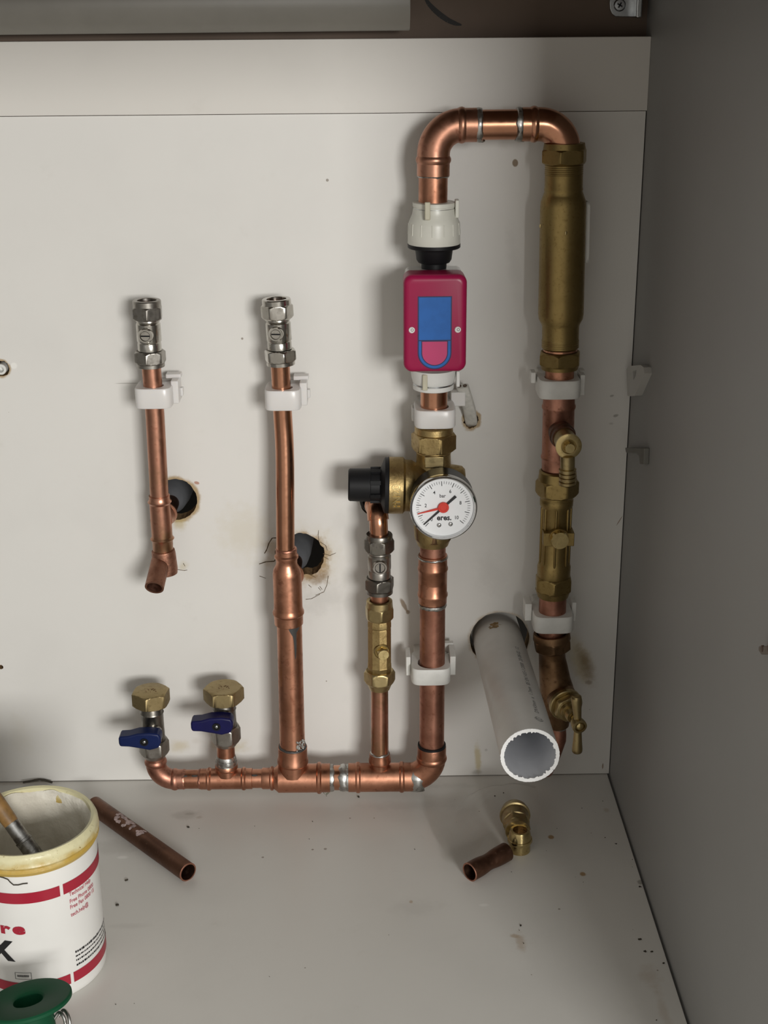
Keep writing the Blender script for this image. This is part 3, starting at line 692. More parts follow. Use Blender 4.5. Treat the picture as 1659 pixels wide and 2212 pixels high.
# box: crimson front cover, pale rear body
fc = at(940, 701, -.082); k = mpp(fc); Wd = 137 * k; Hh = 206 * k / .965
zb = fc.z
def rrect(cx, cz, w, h, r, y, n=8):
    pts = []
    for sx, sz, a0 in ((1, 1, 0), (-1, 1, pi / 2), (-1, -1, pi), (1, -1, 3 * pi / 2)):
        for i in range(n + 1):
            a = a0 + pi / 2 * i / n; pts.append(V((cx + sx * (w / 2 - r) + r * cos(a), y, cz + sz * (h / 2 - r) + r * sin(a))))
    return pts
mb = MB()
rs = [rrect(fc.x, zb, Wd * .985, Hh * .985, .006, -.056)]
for t in range(0, 6):
    a = pi / 2 * t / 5; ins = .0045 * (1 - cos(a)); rs.append(rrect(fc.x, zb, Wd - 2 * ins, Hh - 2 * ins, .0068 - ins * .55, -.0772 - .0045 * sin(a)))
mb.rings(rs); cov = mb.build('cover', 'crimson', root, sharp=50)
yf = -.0817
mb = MB(); mb.rings([rrect(fc.x + .0005, zb + .0010, Wd * .93, Hh * .92, .005, -.030), rrect(fc.x + .0005, zb + .0010, Wd * .93, Hh * .94, .005, -.0585)]); mb.build('rear_body', 'white_clear', root, sharp=50)
def bx(px, py): p = at(px, py, yf); return p.x, p.z
x0, z0 = bx(904, 642); x1, z1 = bx(974, 735); xm, zm = bx(939, 758)
rO = (x1 - x0) / 2; cx_ = (x0 + x1) / 2
def stadium(x0, x1, ztop, zc, y, n=24):
    r = (x1 - x0) / 2; cx = (x0 + x1) / 2
    return [V((x0, y, ztop)), V((x1, y, ztop))] + [V((cx + r * cos(-pi * i / n), y, zc + r * sin(-pi * i / n))) for i in range(n + 1)]
zc_ = bx(939, 762)[1]
mb = MB(); mb.prism(stadium(x0 - .0006, x1 + .0006, z0 + .0006, zc_, yf), V((0, -.00012, 0))); mb.build('label_outline', 'navy', root)
mb = MB(); mb.prism(stadium(x0 + .0003, x1 - .0003, z0 - .0002, zc_, yf), V((0, -.00022, 0))); lb = mb.build('label', 'blue_label', root)
mb = MB(); mb.prism(stadium(x0 + .0022, x1 - .0022, z1 - .0004, zc_, yf), V((0, -.00030, 0))); mb.prism([V((x0, yf, z1 + .0004)), V((x1, yf, z1 + .0004)), V((x1, yf, z1 - .0004)), V((x0, yf, z1 - .0004))], V((0, -.00028, 0))); mb.build('outline', 'navy', lb)
mb = MB(); mb.prism(stadium(x0 + .0029, x1 - .0029, z1 - .0009, zc_, yf), V((0, -.00036, 0))); mb.build('button_print', 'pink', lb)
for q in ((889.5, 713), (989, 712)):
    c = at(*q, yf); mb = MB(); mb.lathe(c, V((0, -1, 0)), [(-.001, 6.8 * k), (.0004, 6.8 * k), (.0009, 5.4 * k), (.0010, 0.0001)], 28); s_ = mb.build('screw_cap', 'white_print', root)
    mb = MB(); mb.lathe(c + V((.0003, -.00098, .0002)), V((0, -1, 0)), [(0, 3.2 * k), (.0002, 3.2 * k), (.0002, 2.2 * k), (0, 2.2 * k)], 20, closed=True); mb.build('ring_mark', 'ink_grey', s_)
mb = MB(); A.lathe(mb, [(795, 50), (815, 47), (824, 44.5), (826, 43), (828, 43), (829, 44.5), (838, 44), (840, 40), (840, 30)], seg=56); bc = mb.build('push_fit_connector', 'white_print', root)
mb = MB(); mb.lathe(A.p(827), A.d, [(-.0006, 43.8 * mpp(A.p(827))), (.0006, 43.8 * mpp(A.p(827)))], 48); mb.build('clip_ring', 'zinc', bc)
mb = MB(); mb.box(at(918, 826, -.0585), (.0040, .0030, .0130)); mb.build('release_tab', 'beige', bc, bevel=.0006)
mb = MB(); mb.box(at(989, 816, -.046), (.0028, .010, .0130)); mb.build('release_tab', 'white_print', bc, bevel=.0006)

root = thing('copper_pipe', at(936, 925, YM), 'short plain copper pipe below the crimson box, behind its milky clip', 'pipe')
A8 = Axis((938, 820), (936, 940), YM); mb = MB(); A8.lathe(mb, [(830, 29.5), (945, 28.5)]); mb.build('pipe', 'copper_bright', root)

# ------------------------------------------------------------------ pressure reducing valve
A = Axis((937, 925), (935, 1185), YM)
root = thing('pressure_reducing_valve', A.p(1180), 'brass pressure reducing valve with black adjusting knob on the main riser', 'valve')
mb = MB(); A.lathe(mb, [(918, 30), (918, 38), (921, 41), (933, 42), (936, 40)], seg=48); A.hexnut(mb, 934, 972, 47.5, radians(19), .12, None); mb.build('nut', 'brass_cast', root)
mb = MB(); A.lathe(mb, [(968, 36), (972, 36.5), (974, 38), (977, 38), (979, 37), (1006, 37.5), (1016, 44), (1026, 50), (1042, 53), (1066, 53), (1082, 50), (1094, 45), (1105, 42), (1140, 41.5), (1160, 40), (1168, 36), (1176, 33)], seg=64)
HX = Axis((752, 1047), (990, 1050), -.043, horiz=True)
HX.lathe(mb, [(838, 58), (840, 61.5), (870, 61.5), (873, 58), (875, 56), (889, 55.5), (892, 53), (896, 51), (920, 49), (940, 48)], seg=64)
HX.lathe(mb, [(960, 48), (985, 46), (997, 44), (1003, 38), (1005, 20)], seg=40)
bd = mb.build('body', 'brass_cast', root, sharp=40)
mb = MB(); mb.box(at(938, 998, YM - 37.5 * mpp(A.p(998)) - .0004), (.0160, .0030, .0098)); mb.build('raised_pad', 'brass', bd, bevel=.0008)
mb = MB(); A.hexnut(mb, 1128, 1166, 41.5, radians(2), .2); mb.build('nut', 'brass_brown', root)
mb = MB(); cc = HX.p(856); r_ = 61.5 * mpp(cc)
def wrapx(x, y, h, cc=cc, r_=r_):
    a = x / r_ - .10
    rad = r_ - .0001 + h
    return cc + V((-y, -rad * cos(a), rad * sin(a)))
put_text(mb, 'PN20', .0092, wrapx, .0008, spacing=1.05, bold=.00012); mb.build('embossing', 'brass_bright', bd)
mb = MB(); HX.lathe(mb, [(752, 30), (753, 33.5), (756, 35.5), (800, 36.5), (801, 35), (820, 35), (823, 40), (828, 55), (831, 60.5), (839, 61.5), (841, 59)], seg=64)
d, u, w_ = frame_of(HX.d)
for kk in range(8):
    a = 2 * pi * kk / 8 + .35; c = HX.p(811); r_ = 35.5 * mpp(c); o_ = (u * cos(a) + w_ * sin(a))
    mb.box(c + o_ * r_, (.0085, .003, .0034), Matrix((V((1, 0, 0)), o_, V((1, 0, 0)).cross(o_))).transposed())
mb.build('adjusting_knob', 'black', root, sharp=30)

# ------------------------------------------------------------------ pressure gauge
G = at(958, 1098, -.088); K = mpp(G); Rg = 73.5 * K
root = thing('pressure_gauge', G, 'round white-faced pressure gauge with red needle on the brass reducing valve', 'gauge')
FR = V((0, -1, 0)); yb = V((0, 1, 0))
mb = MB(); mb.lathe(G + V((0, .0035, 0)), yb, [(0, Rg * .985), (.0045, Rg * .985), (.006, Rg * .97), (.0225, Rg * .955), (.0245, Rg * .90), (.0250, .006), (.034, .006)], 80); mb.build('case', 'case', root)
mb = MB(); mb.lathe(G + V((0, .006, 0)), FR, [(.0, Rg * .98), (.001, Rg * 1.0), (.005, Rg * 1.0), (.0068, Rg * .985), (.0074, Rg * .955), (.0070, Rg * .925), (.0052, Rg * .905), (.0, Rg * .90)], 96, closed=True); mb.build('bezel', 'chrome', root)
yd = .0032
mb = MB(); mb.lathe(G + V((0, .006, 0)), FR, [(0, Rg * .93), (.006 - yd, Rg * .93)], 80); dl = mb.build('dial', 'dial', root)
mb = MB()
def gp(x, z, h): return G + V((x, yd - .0001 - h, z))
th = lambda v: radians(229 - 27 * v)
for i in range(0, 51):
    v = i / 5.; a = th(v); big = i % 5 == 0
    r0, r1, w2 = (Rg * .655, Rg * .80, .00028) if big else (Rg * .715, Rg * .80, .00016)
    ca, sa = cos(a), sin(a)
    mb.add([gp(r0 * ca - w2 * sa, r0 * sa + w2 * ca, 0), gp(r0 * ca + w2 * sa, r0 * sa - w2 * ca, 0), gp(r1 * ca + w2 * sa, r1 * sa - w2 * ca, 0), gp(r1 * ca - w2 * sa, r1 * sa + w2 * ca, 0)], [(0, 1, 2, 3)])
for v, s_ in ((0, '0'), (2, '2'), (4, '4'), (6, '6'), (8, '8'), (10, '10')):
    a = th(v); rr = Rg * .52
    put_text(mb, s_, .0042, lambda x, y, h, a=a, rr=rr: gp(x + rr * cos(a), y + rr * sin(a), 0), sx=.85, bold=.00006)
put_text(mb, 'bar', .0042, lambda x, y, h: gp(x - .0006, y + .0094, 0), sx=.9, bold=.00005)
put_text(mb, 'eres.', .0066, lambda x, y, h: gp(x + .0008, y - .0093, 0), bold=.00020, sx=.92)
mb.build('scale_print', 'ink', dl)
def needle(mb, a, r0, r1, w0, w1, h):
    ca, sa = cos(a), sin(a)
    pts = [gp(r0 * ca - w0 * sa, r0 * sa + w0 * ca, h), gp(r0 * ca + w0 * sa, r0 * sa - w0 * ca, h), gp(r1 * ca + w1 * sa, r1 * sa - w1 * ca, h), gp(r1 * ca - w1 * sa, r1 * sa + w1 * ca, h)]
    mb.prism(pts, V((0, -.0003, 0)))
mb = MB(); a = radians(223); needle(mb, a, 0, Rg * .79, .0010, .00045, .0008); needle(mb, a + pi, 0, Rg * .50, .0009, .0011, .0008); mb.build('needle', 'ink', root)['label'] = 'black needle'
mb = MB(); a = radians(194); needle(mb, a, 0, Rg * .78, .0011, .00035, .0013); n_ = mb.build('needle', 'red', root); n_['label'] = 'red needle'
mb = MB(); mb.lathe(gp(0, 0, .0004), FR, [(0, 12 * K), (.0016, 12 * K), (.0020, 11 * K), (.0020, 7.5 * K), (.0017, 7 * K)], 36); mb.build('hub', 'red', root)
for x, z in ((-.0033, -.0155), (.0060, -.0147)):
    mb = MB(); mb.ball(gp(x, z, .0002), .0019, 16, sq=(1, .5, 1)); mb.build('rivet', 'chrome', root)
mb = MB(); mb.lathe(G + V((0, -.0003, 0)), FR, [(0, Rg * .92), (.0006, Rg * .92)], 64); mb.build('lens', 'lens', root)

# ------------------------------------------------------------------ slim column under the knob
root = thing('copper_pipe', at(819, 1165, YM), 'small copper elbow curving back to the wall under the black knob', 'pipe')
p0, p1 = at(819.5, 1172, YM), at(819, 1108, YM)
P = fillet([p0, p1 + V((-.001, 0, .001)), p1 + V((-.006, .050, .002))], .013, 12)
mb = MB(); mb.tube(P, R15 * 1.0, 36); mb.tube(P[4:], R15 + .0012, 36); ringbead(mb, P[-2] + V((0, .002, 0)), P[-1] - P[-2], R15 + .0012); mb.build('elbow_fitting', 'copper_bright', root)
e = P[-1]; mb = MB(); mb.lathe(V((e.x + .001, -.0150, e.z)), V((0, 1, 0)), [(0, R15 + .001), (0, .0105), (.001, .0115), (.0148, .0115)], 36, cap0=False); mb.build('wall_collar', 'black_matt', root)
root = thing('copper_pipe', at(819.5, 1300, YM), 'stub of pink copper between dull isolating valve and slim brass check valve', 'pipe')
A9 = Axis((819.5, 1260), (819.5, 1480), YM); mb = MB(); A9.lathe(mb, [(1268, 19.2), (1312, 19)]); mb.build('pipe', 'copper', root)

A = Axis((819.5, 1292), (820, 1488), YM)
root = thing('check_valve', A.p(1487), 'slim brass check valve with offset test plug below the isolating valve', 'valve')
mb = MB(); A.lathe(mb, [(1306, 20), (1297, 20.5), (1295, 24), (1297, 28), (1310, 29)], seg=48, cap0=False); A.hexnut(mb, 1307, 1336, 31.5, radians(9), .2); mb.build('nut', 'brass', root)
mb = MB(); A.lathe(mb, [(1330, 24), (1338, 25), (1343, 26.5), (1351, 26.5), (1353, 25), (1356, 26), (1434, 26), (1437, 27), (1440, 26), (1452, 24.5), (1462, 23)], seg=10); bd = mb.build('body', 'brass_cast', root, sharp=20)
mb = MB(); A.hexnut(mb, 1447, 1474, 33, radians(33), .2); A.lathe(mb, [(1472, 28), (1482, 24), (1487, 22)]); mb.build('nut', 'brass', root)
c = A.p(1396); k = mpp(c); d = V((.20, -1, -.02)).normalized()
mb = MB(); mb.lathe(c, d, [(0, .0068), (26 * k + .0006, .0068), (26 * k + .0012, .006)], 32); mb.build('boss', 'brass_dark', root)
mb = MB(); mb.hexnut(c + d * (26 * k - .0005), d, .0075, .0054, .3, .12); mb.build('test_plug', 'brass_bright', root)

# ------------------------------------------------------------------ tall brass cylinder
A = Axis((1219.5, 310), (1209, 797), YM)
root = thing('brass_cylinder', A.p(797), 'tall dark brass in-line cylinder with hex nuts at the right', 'in-line fitting')
mb = MB(); A.lathe(mb, [(317, 32), (310, 33), (308, 38), (309, 44), (322, 46)], seg=48, cap0=False); A.hexnut(mb, 320, 354, 50, radians(44), .16); mb.build('nut', 'brass_dark', root)
mb = MB(); pr = [(350, 40)]
q = 355
while q < 375: pr += [(q, 40.6), (q + 1.2, 41.6), (q + 3.0, 41.6), (q + 4.2, 40.6)]; q += 4.4
pr += [(377, 41), (404, 41), (407, 41.8), (410, 41.8), (413, 41), (422, 44), (434, 48.5), (446, 49.5), (676, 49), (688, 47.5), (698, 42), (704, 40), (730, 39.5)]
q = 733
while q < 750: pr += [(q, 39.2), (q + 1.2, 40.2), (q + 3., 40.2), (q + 4.2, 39.2)]; q += 4.4
pr += [(753, 37), (754, 33), (765, 33)]
A.lathe(mb, pr, seg=72); bd = mb.build('body', 'brass_dark', root, sharp=50)
for q_, x_ in ((496, 1.0), (487, 2.25)):
    c = A.p(q_); d, u, w_ = frame_of(A.d); o_ = V((x_ * 0, -1, 0)) if x_ == 1.0 else V((-1, -.12, 0)).normalized()
    mb = MB(); mb.ball(c + o_ * (49.3 * mpp(c)), .0011, 10, sq=(1, .6, 1.6)); mb.build('drip', 'brass', bd)
mb = MB(); A.lathe(mb, [(752, 36), (752.5, 37), (757, 37), (757.5, 35)], seg=48); cr = mb.build('copper_olive', 'copper_bright', root)
mb = MB(); A.hexnut(mb, 758, 789, 46.5, radians(-11), .2); A.lathe(mb, [(787, 42), (790, 41), (796, 39.5), (798, 31)], seg=48); mb.build('nut', 'brass_dark', root)
d, u, w_ = frame_of(A.d); sg = 1 if w_.x > 0 else -1; rows = []
for kk in range(13):
    q_ = 436 + (568 - 436) * kk / 12; c = A.p(q_); r_ = 49.6 * mpp(c) + (.0024 if 0 < kk else .0012)
    rb_ = 49.2 * mpp(c); pr_ = [(radians(84), rb_), (radians(86), r_ + .0006)] + [(radians(90 + 6.5 * jj), r_) for jj in range(10)]
    rows.append([c + (u * cos(a) + w_ * sg * sin(a)) * q2 for a, q2 in pr_])
mb = MB(); mb.add([p for r in rows for p in r], [(i * 12 + j, i * 12 + j + 1, i * 12 + j + 13, i * 12 + j + 12) for i in range(12) for j in range(11)])
lb_ = mb.build('label', 'white_print', root); lb_.modifiers.new('thick', 'SOLIDIFY').thickness = .0004

# ------------------------------------------------------------------ drain tee
A = Axis((1209, 795), (1203, 1045), YM)
root = thing('copper_pipe', A.p(1040), 'copper tee section holding the brass drain cock, right-hand column', 'pipe')
mb = MB(); A.lathe(mb, [(792, 31), (800, 31), (1045, 29.5)]); mb.build('pipe', 'copper', root)
mb = MB(); A.lathe(mb, [(852, 30), (853, 34), (872, 34.5), (876, 36.5), (880, 36.5), (884, 34.2), (980, 34), (984, 36), (988, 36), (992, 33.8), (1012, 33.5), (1014, 31)], seg=48); mb.build('tee_fitting', 'copper_dull', root)
c = A.p(925); dv = (at(1230, 970, YM - .052) - c); dv.z *= .35; dn = dv.normalized(); Lb = dv.length
root2 = thing('drain_cock', c + dn * Lb, 'brass drain cock with ribbed hose spout on the right copper column', 'drain cock')
mb = MB(); mb.tube([c, c + dn * Lb * .55], .0098, 36); ringbead(mb, c + dn * Lb * .4, dn, .0098); mb.build('branch', 'copper_old', root2)
mb = MB(); mb.tube([c + dn * Lb * .5, c + dn * Lb * .93], .0088, 36); mb.build('body', 'brass_dark', root2)
mb = MB()
for kk in range(36):
    pass
mb.lathe(c + dn * Lb * .90, dn, [(0, .0085), (0, .0100), (.0004, .0104), (.0022, .0104), (.0026, .0098), (.0026, .0060), (.0006, .0056)], 60); mb.build('gland_nut', 'brass_bright', root2)
mb = MB(); f_ = c + dn * Lb * .90; mb.hexnut(f_ + dn * .0005, dn, .0075, .0045, .2, .12); mb.build('drain_screw', 'brass_bright', root2)
s0 = at(1226, 985, YM - .046); s1 = at(1226, 1047, YM - .046); Ls = (s1 - s0).length; ds = (s1 - s0).normalized()
mb = MB(); pr = [(0, .0058), (Ls * .40, .0058)]
for kk in range(4):
    t_ = Ls * (.44 + .145 * kk); pr += [(t_, .0056), (t_ + .0003, .0070), (t_ + .0026, .0066), (t_ + .0030, .0056)]
pr += [(Ls, .0064), (Ls, .0046), (Ls - .004, .0044)]
mb.lathe(s0, ds, pr, 36); mb.build('hose_spout', 'brass', root2)

# ------------------------------------------------------------------ right check valve
A = Axis((1205, 1015), (1194, 1290), YM)
root = thing('check_valve', A.p(1285), 'stout ribbed brass check valve with round plug below the drain cock', 'valve')
mb = MB(); A.lathe(mb, [(1025, 30), (1017, 31), (1015, 36), (1018, 40), (1036, 42)], seg=48, cap0=False); A.hexnut(mb, 1034, 1069, 46, radians(21), .18); mb.build('nut', 'brass_dark', root)
mb = MB(); A.lathe(mb, [(1064, 34), (1070, 36), (1076, 34.5), (1078, 36), (1090, 35.5), (1096, 32), (1210, 31.5), (1216, 34), (1222, 36), (1244, 35.5), (1250, 33)], seg=48)
d, u, w_ = frame_of(A.d)
for a in (-1.25, -.75, .12, .9, 1.4, 2.4, -2.4):
    r_ = 32 * mpp(A.p(1150)); o_ = u * cos(a) + w_ * sin(a); mb.tube([A.p(1092) + o_ * r_, A.p(1150) + o_ * r_ * 1.0, A.p(1216) + o_ * r_], .0011, 8)
c = A.p(1152); k = mpp(c); mb.box(c + V((.001, -.0085, 0)), (66 * k, .014, 30 * k)); mb.build('body', 'brass_dark', root, bevel=.0006, sharp=40)
c = A.p(1148); d = V((.045, -1, 0)).normalized(); mb = MB(); mb.lathe(c + d * .010, d, [(0, 21 * k), (.0065, 21 * k), (.0065, 19 * k)], 36); mb.build('boss', 'brass_dark', root)
mb = MB(); mb.lathe(c + d * .0150, d, [(0, 19 * k), (.0070, 19.5 * k), (.0076, 18.5 * k)], 40, rf=lambda t, r: min(r, 18.3 * k / cos(t % (pi / 4) - pi / 8))); mb.build('test_plug', 'brass_bright', root)
mb = MB(); A.hexnut(mb, 1243, 1276, 41, radians(-3), .18); A.lathe(mb, [(1272, 38), (1281, 35), (1287, 33)]); mb.build('nut', 'brass_dark', root)
root = thing('copper_pipe', at(1192, 1365, YM), 'short copper stub between right brass check valve and stopcock', 'pipe')
A10 = Axis((1195, 1270), (1191, 1380), YM); mb = MB(); A10.lathe(mb, [(1276, 29.5), (1385, 28.5)]); mb.build('pipe', 'copper_dull', root)

# ------------------------------------------------------------------ stopcock
A = Axis((1191.5, 1365), (1194, 1420), YM)
root = thing('stopcock', at(1205, 1560, YM), 'brown brass stopcock with tee handle at the bottom right', 'valve')
mb = MB(); A.lathe(mb, [(1372, 31), (1366, 33), (1366, 38), (1368, 39.5), (1379, 40.5)], seg=48, cap0=False); A.hexnut(mb, 1376, 1402, 41, radians(0), .2); mb.build('nut', 'brass_brown', root)
pth = [(1191.5, 1396, 33), (1191.5, 1404, 31), (1192, 1408, 28.5), (1193, 1424, 29), (1195, 1440, 31), (1197, 1456, 32.5), (1199, 1470, 33.5), (1202, 1486, 36), (1204, 1502, 38), (1205, 1518, 38), (1206, 1532, 34), (1206, 1546, 28), (1206, 1560, 24), (1207, 1568, 22)]
P = [at(x, y, YM) for x, y, _ in pth]; mb = MB(); mb.tube(P, [h * mpp(p) for (_, _, h), p in zip(pth, P)], 44)
spc = at(1206, 1496, YM); tip = at(1253, 1571, YM - .054); sd = (tip - spc).normalized()
k = mpp(spc); mb.tube([spc, spc + sd * .019], [34 * k, 32 * k], 40); mb.build('body', 'brass_brown', root, sharp=50)
mb = MB(); b0 = spc + sd * .0175; mb.lathe(b0, sd, [(0, 36 * k), (.0035, 36 * k), (.0042, 34 * k)], 44); mb.hexnut(b0 + sd * .004, sd, .0075, 31 * k, .25, .18); mb.build('headgear', 'brass', root)
mb = MB(); mb.lathe(b0 + sd * .0112, sd, [(0, 22 * k), (.004, 21 * k), (.0042, 15.5 * k), (.0098, 15.5 * k), (.0112, 13.5 * k), (.0112, 8 * k), (.0105, 7.5 * k)], 40); mb.build('gland_nut', 'brass', root)
Lt = (tip - spc).length
mb = MB(); mb.tube([b0 + sd * .020, spc + sd * (Lt - .002)], .0028, 20); mb.build('spindle', 'brass_bright', root)
mb = MB(); kt = mpp(tip)
mb.lathe(tip - sd * .0095, sd, [(0, 13 * kt), (.003, 15 * kt), (.0075, 16.5 * kt), (.0092, 16 * kt), (.0095, 11.5 * kt), (.0078, 9.5 * kt)], 36)
tcc = tip - sd * .005
up1 = at(1244.5, 1502, tcc.y) ; dn1 = at(1246.5, 1626, tcc.y)
for e_ in (up1, dn1):
    dirn = (e_ - tcc); L = dirn.length
    mb.lathe(tcc, dirn, [(0, 8 * kt), (L * .25, 8.4 * kt), (L * .6, 10 * kt), (L * .86, 11.6 * kt), (L * .95, 11.2 * kt), (L * .99, 9 * kt), (L, 5 * kt)], 32)
hd = mb.build('tee_handle', 'brass', root, sharp=50)
mb = MB(); mb.ball(tip - sd * .0012, 8.6 * kt, 16, sq=(1, .5, 1)); mb.build('handle_screw', 'brass_bright', hd)
root = thing('copper_pipe', at(1206, 1620, YM), 'copper pipe stub below the stopcock, mostly hidden by the white waste pipe', 'pipe')
P = [at(1207, 1562, YM), at(1207, 1585, YM), at(1206, 1598, YM), at(1203, 1612, YM), at(1198, 1626, YM), at(1192, 1640, YM), at(1180, 1665, YM + .02)]
mb = MB(); mb.tube(P, [14.5 * mpp(P[0]), 16.5 * mpp(P[0]), 17 * mpp(P[0]), 15 * mpp(P[0]), 15 * mpp(P[0]), 15 * mpp(P[0]), 15 * mpp(P[0])], 32); mb.build('pipe', 'copper_dull', root)
mb = MB(); solder(mb, at(1207, 1570, YM), V((0, 0, 1)), 15 * mpp(P[0]), .0016, 31); mb.build('solder_ring', 'solder', root)

# ------------------------------------------------------------------ white waste pipe
ow = at(1076.5, 1387, 0) ; RW = .0223
d_ = ray(1145, 1632); F_ = CAM + d_ * 1.028
wdir = (F_ - ow).normalized(); L = (F_ - ow).length; B0 = ow - wdir * .05
root = thing('waste_pipe', ow, 'wide white plastic waste pipe sticking out of its wall hole, sawn end open', 'pipe')
mb = MB(); mb.lathe(B0, wdir, [(0, RW), (L + .05 - .0002, RW)], 72, cap0=False, cap1=False); mb.build('outer_wall', 'pvc', root)
mb = MB(); mb.lathe(B0, wdir, [(0, RW - .0022), (L + .0495, RW - .0022)], 72, cap0=False, cap1=False); mb.build('bore', 'pvc_in', root)
d, u, w_ = frame_of(wdir, V((0, 0, 1))); nn = 220
o_r = []; i_r = []; o_b = []; i_b = []
for i in range(nn):
    a = 2 * pi * i / nn; q = u * cos(a) + w_ * sin(a); tooth = random.uniform(-.00045, .00045) + .0003 * mnoise.noise(V((cos(a) * 6, sin(a) * 6, 0)))
    rough_ = .0026 * max(0, mnoise.noise(V((cos(a) * 9, sin(a) * 9, 5)))) + random.uniform(0, .0006)
    o_r.append(F_ + q * (RW + tooth * .4 + .0001) + wdir * .0002); i_r.append(F_ + q * (RW - .0023 - rough_) + wdir * .0001)
    o_b.append(F_ + q * (RW + .0001) - wdir * .0006); i_b.append(F_ + q * (RW - .0022 - rough_ * .7) - wdir * .0012)
mb = MB(); mb.rings([o_b, o_r, i_r, i_b], False, False); mb.build('sawn_edge', 'pvc_cut', root, sharp=80)
# print along the pipe
def wrap_pipe(x, y, h, a0=radians(-21), s0=.036):
    a = a0 + y / RW      # letters' tops to the picture's left
    c = F_ - wdir * (s0 + x); return c + (u * cos(a) - wsgn * w_ * sin(a)) * (RW + .00008)
wsgn = -1 if w_.x > 0 else 1
wsgn = -wsgn
def wrap_print(x, y, h):
    a = radians(24) - y / RW
    c = F_ - wdir * (.030 + x); return c + (u * cos(a) + (w_ if w_.x > 0 else -w_) * sin(a)) * (RW + .00008)
mb = MB(); put_text(mb, 'DN43mm  x  1.7mm  BS EN1455-1:2000  20-08-02  12', .0050, wrap_print, align='LEFT', spacing=1.12)
for r0, cx in ((.0030, -.0105), (.0021, -.0095), (.0021, -.0120)):
    n = 20
    for i in range(n):
        a, b_ = 2 * pi * i / n, 2 * pi * (i + 1) / n
        mb.add([wrap_print(cx + q * cos(t), q * sin(t) * 1.2, 0) for t, q in ((a, r0), (b_, r0), (b_, r0 - .0003), (a, r0 - .0003))], [(0, 1, 2, 3)])
mb.build('printed_text', 'ink_grey', root)
mb = MB(); rng = random.Random(3)
def wrap_s(x, y): 
    a = radians(-14) + y; c = F_ - wdir * (L - .012 + x); return c + (u * cos(a) + (w_ if w_.x > 0 else -w_) * sin(a)) * (RW + .00012)
pts = []
for i in range(26):
    a = 2 * pi * i / 26; r_ = .0045 * (1 + .55 * mnoise.noise(V((cos(a) * 3, sin(a) * 3, 2.2))) + .5 * rng.uniform(-.5, .5)); pts.append(wrap_s(r_ * cos(a) * 1.3, r_ * sin(a) / RW * 1.1))
cc = wrap_s(0, 0); mb.add([cc] + pts, [(0, i + 1, (i + 1) % 26 + 1) for i in range(26)]); mb.build('rust_stain', plain('rusty stain', (.30, .19, .08), .7, var=.2, scale=300), root)

# ------------------------------------------------------------------ cut cable
root = thing('cable', at(1016, 905, 0), 'cut white twin cable poking out of the wall beside the crimson box', 'cable')
P = [at(1019, 918, .012), at(1018, 910, 0), at(1014, 885, -.008), at(1007, 860, -.014), at(998.5, 834, -.019)]
Q = []
for i in range(len(P) - 1): Q += lerp_path(P[i], P[i + 1], 4)[:-1]
Q.append(P[-1])
mb = MB(); rs = []; sx, sy = .0052, .0030
for i, p in enumerate(Q):
    t = (Q[min(i + 1, len(Q) - 1)] - Q[max(0, i - 1)]).normalized(); xx = V((1, -.35, .15)); xx = (xx - t * xx.dot(t)).normalized(); yy = t.cross(xx)
    ring = []
    for j in range(28):
        a = 2 * pi * j / 28; c_, s_ = cos(a), sin(a); p4 = (abs(c_) ** 4 + abs(s_) ** 4) ** -.25; ring.append(p + xx * sx * c_ * p4 + yy * sy * s_ * p4)
    rs.append(ring)
mb.rings(rs); mb.build('sheath', 'cable', root, sharp=60)
for s_ in (-1, 1):
    mb = MB(); e_ = Q[-1] + xx * s_ * .0024; mb.lathe(e_ - t * .001, t, [(0, .0017), (.0014, .0017)], 20); cr = mb.build('core', 'core', root)
    mb = MB(); mb.lathe(e_ - t * .001, t, [(0, .0008), (.0016, .0008)], 14); mb.build('conductor', 'copper_core', cr)

# ------------------------------------------------------------------ wall plug at the left edge
root = None
c = at(3, 797, 0); mb = MB(); mb.lathe(V((c.x, .010, c.z)), V((0, -1, 0)), [(0, .0045), (.012, .0045), (.0125, .0040), (.0125, .0026), (.006, .0024)], 24); o = mb.build('wall_plug', 'white_print'); tag(o, 'white wall plug in a ragged hole at the left edge of the panel', 'wall plug')

# ------------------------------------------------------------------ upper tube, bracket
a, b_ = at(885, 30, -.014), at(-60, 36, -.014); 
P0 = V((a.x, -.010, .6822)); P1 = V((-.398, -.010, .6822 - .001))
mb = MB(); mb.tube([P0, P0 + V((-.0008, 0, 0)), P1], [.0212, .0216, .0216], 64, inner=.002); o = mb.build('pipe_offcut', 'pipe_grey'); tag(o, 'grey plastic pipe lying across the top, in front of the brown board', 'pipe')
c = at(1348, 12, .018); root = thing('bracket', V((c.x, .020, c.z)), 'small zinc angle bracket screwed to the brown board, upper right', 'bracket')
pts = [at(x, y, .0195) for x, y in ((1368, -40), (1368, 37), (1328, 36), (1321, 30), (1317, 20), (1316, 6), (1317, -10), (1322, -22), (1332, -40))]
mb = MB(); mb.prism(pts, V((0, -.0018, 0))); mb.build('plate', 'zinc', root, bevel=.0005)
a = at(1366, 37, .0195); mb = MB(); mb.box((a.x + .0018, .0105, a.z + .016), (.0045, .018, .033)); mb.build('flange', 'zinc', root, bevel=.0010)
c = at(1339, 11, .0165); mb = MB(); mb.lathe(c + V((0, .0014, 0)), V((0, -1, 0)), [(0, .0048), (.0004, .0048), (.0014, .0038), (.0016, .0001)], 32); s_ = mb.build('screw', 'zinc', root)
mb = MB()
for r_ in (.5, .5 + pi / 2): mb.box(c + V((0, -.0004, 0)), (.0044, .0004, .0011), Matrix.Rotation(r_, 3, 'Y'))
mb.build('cross_recess', 'ink', s_)

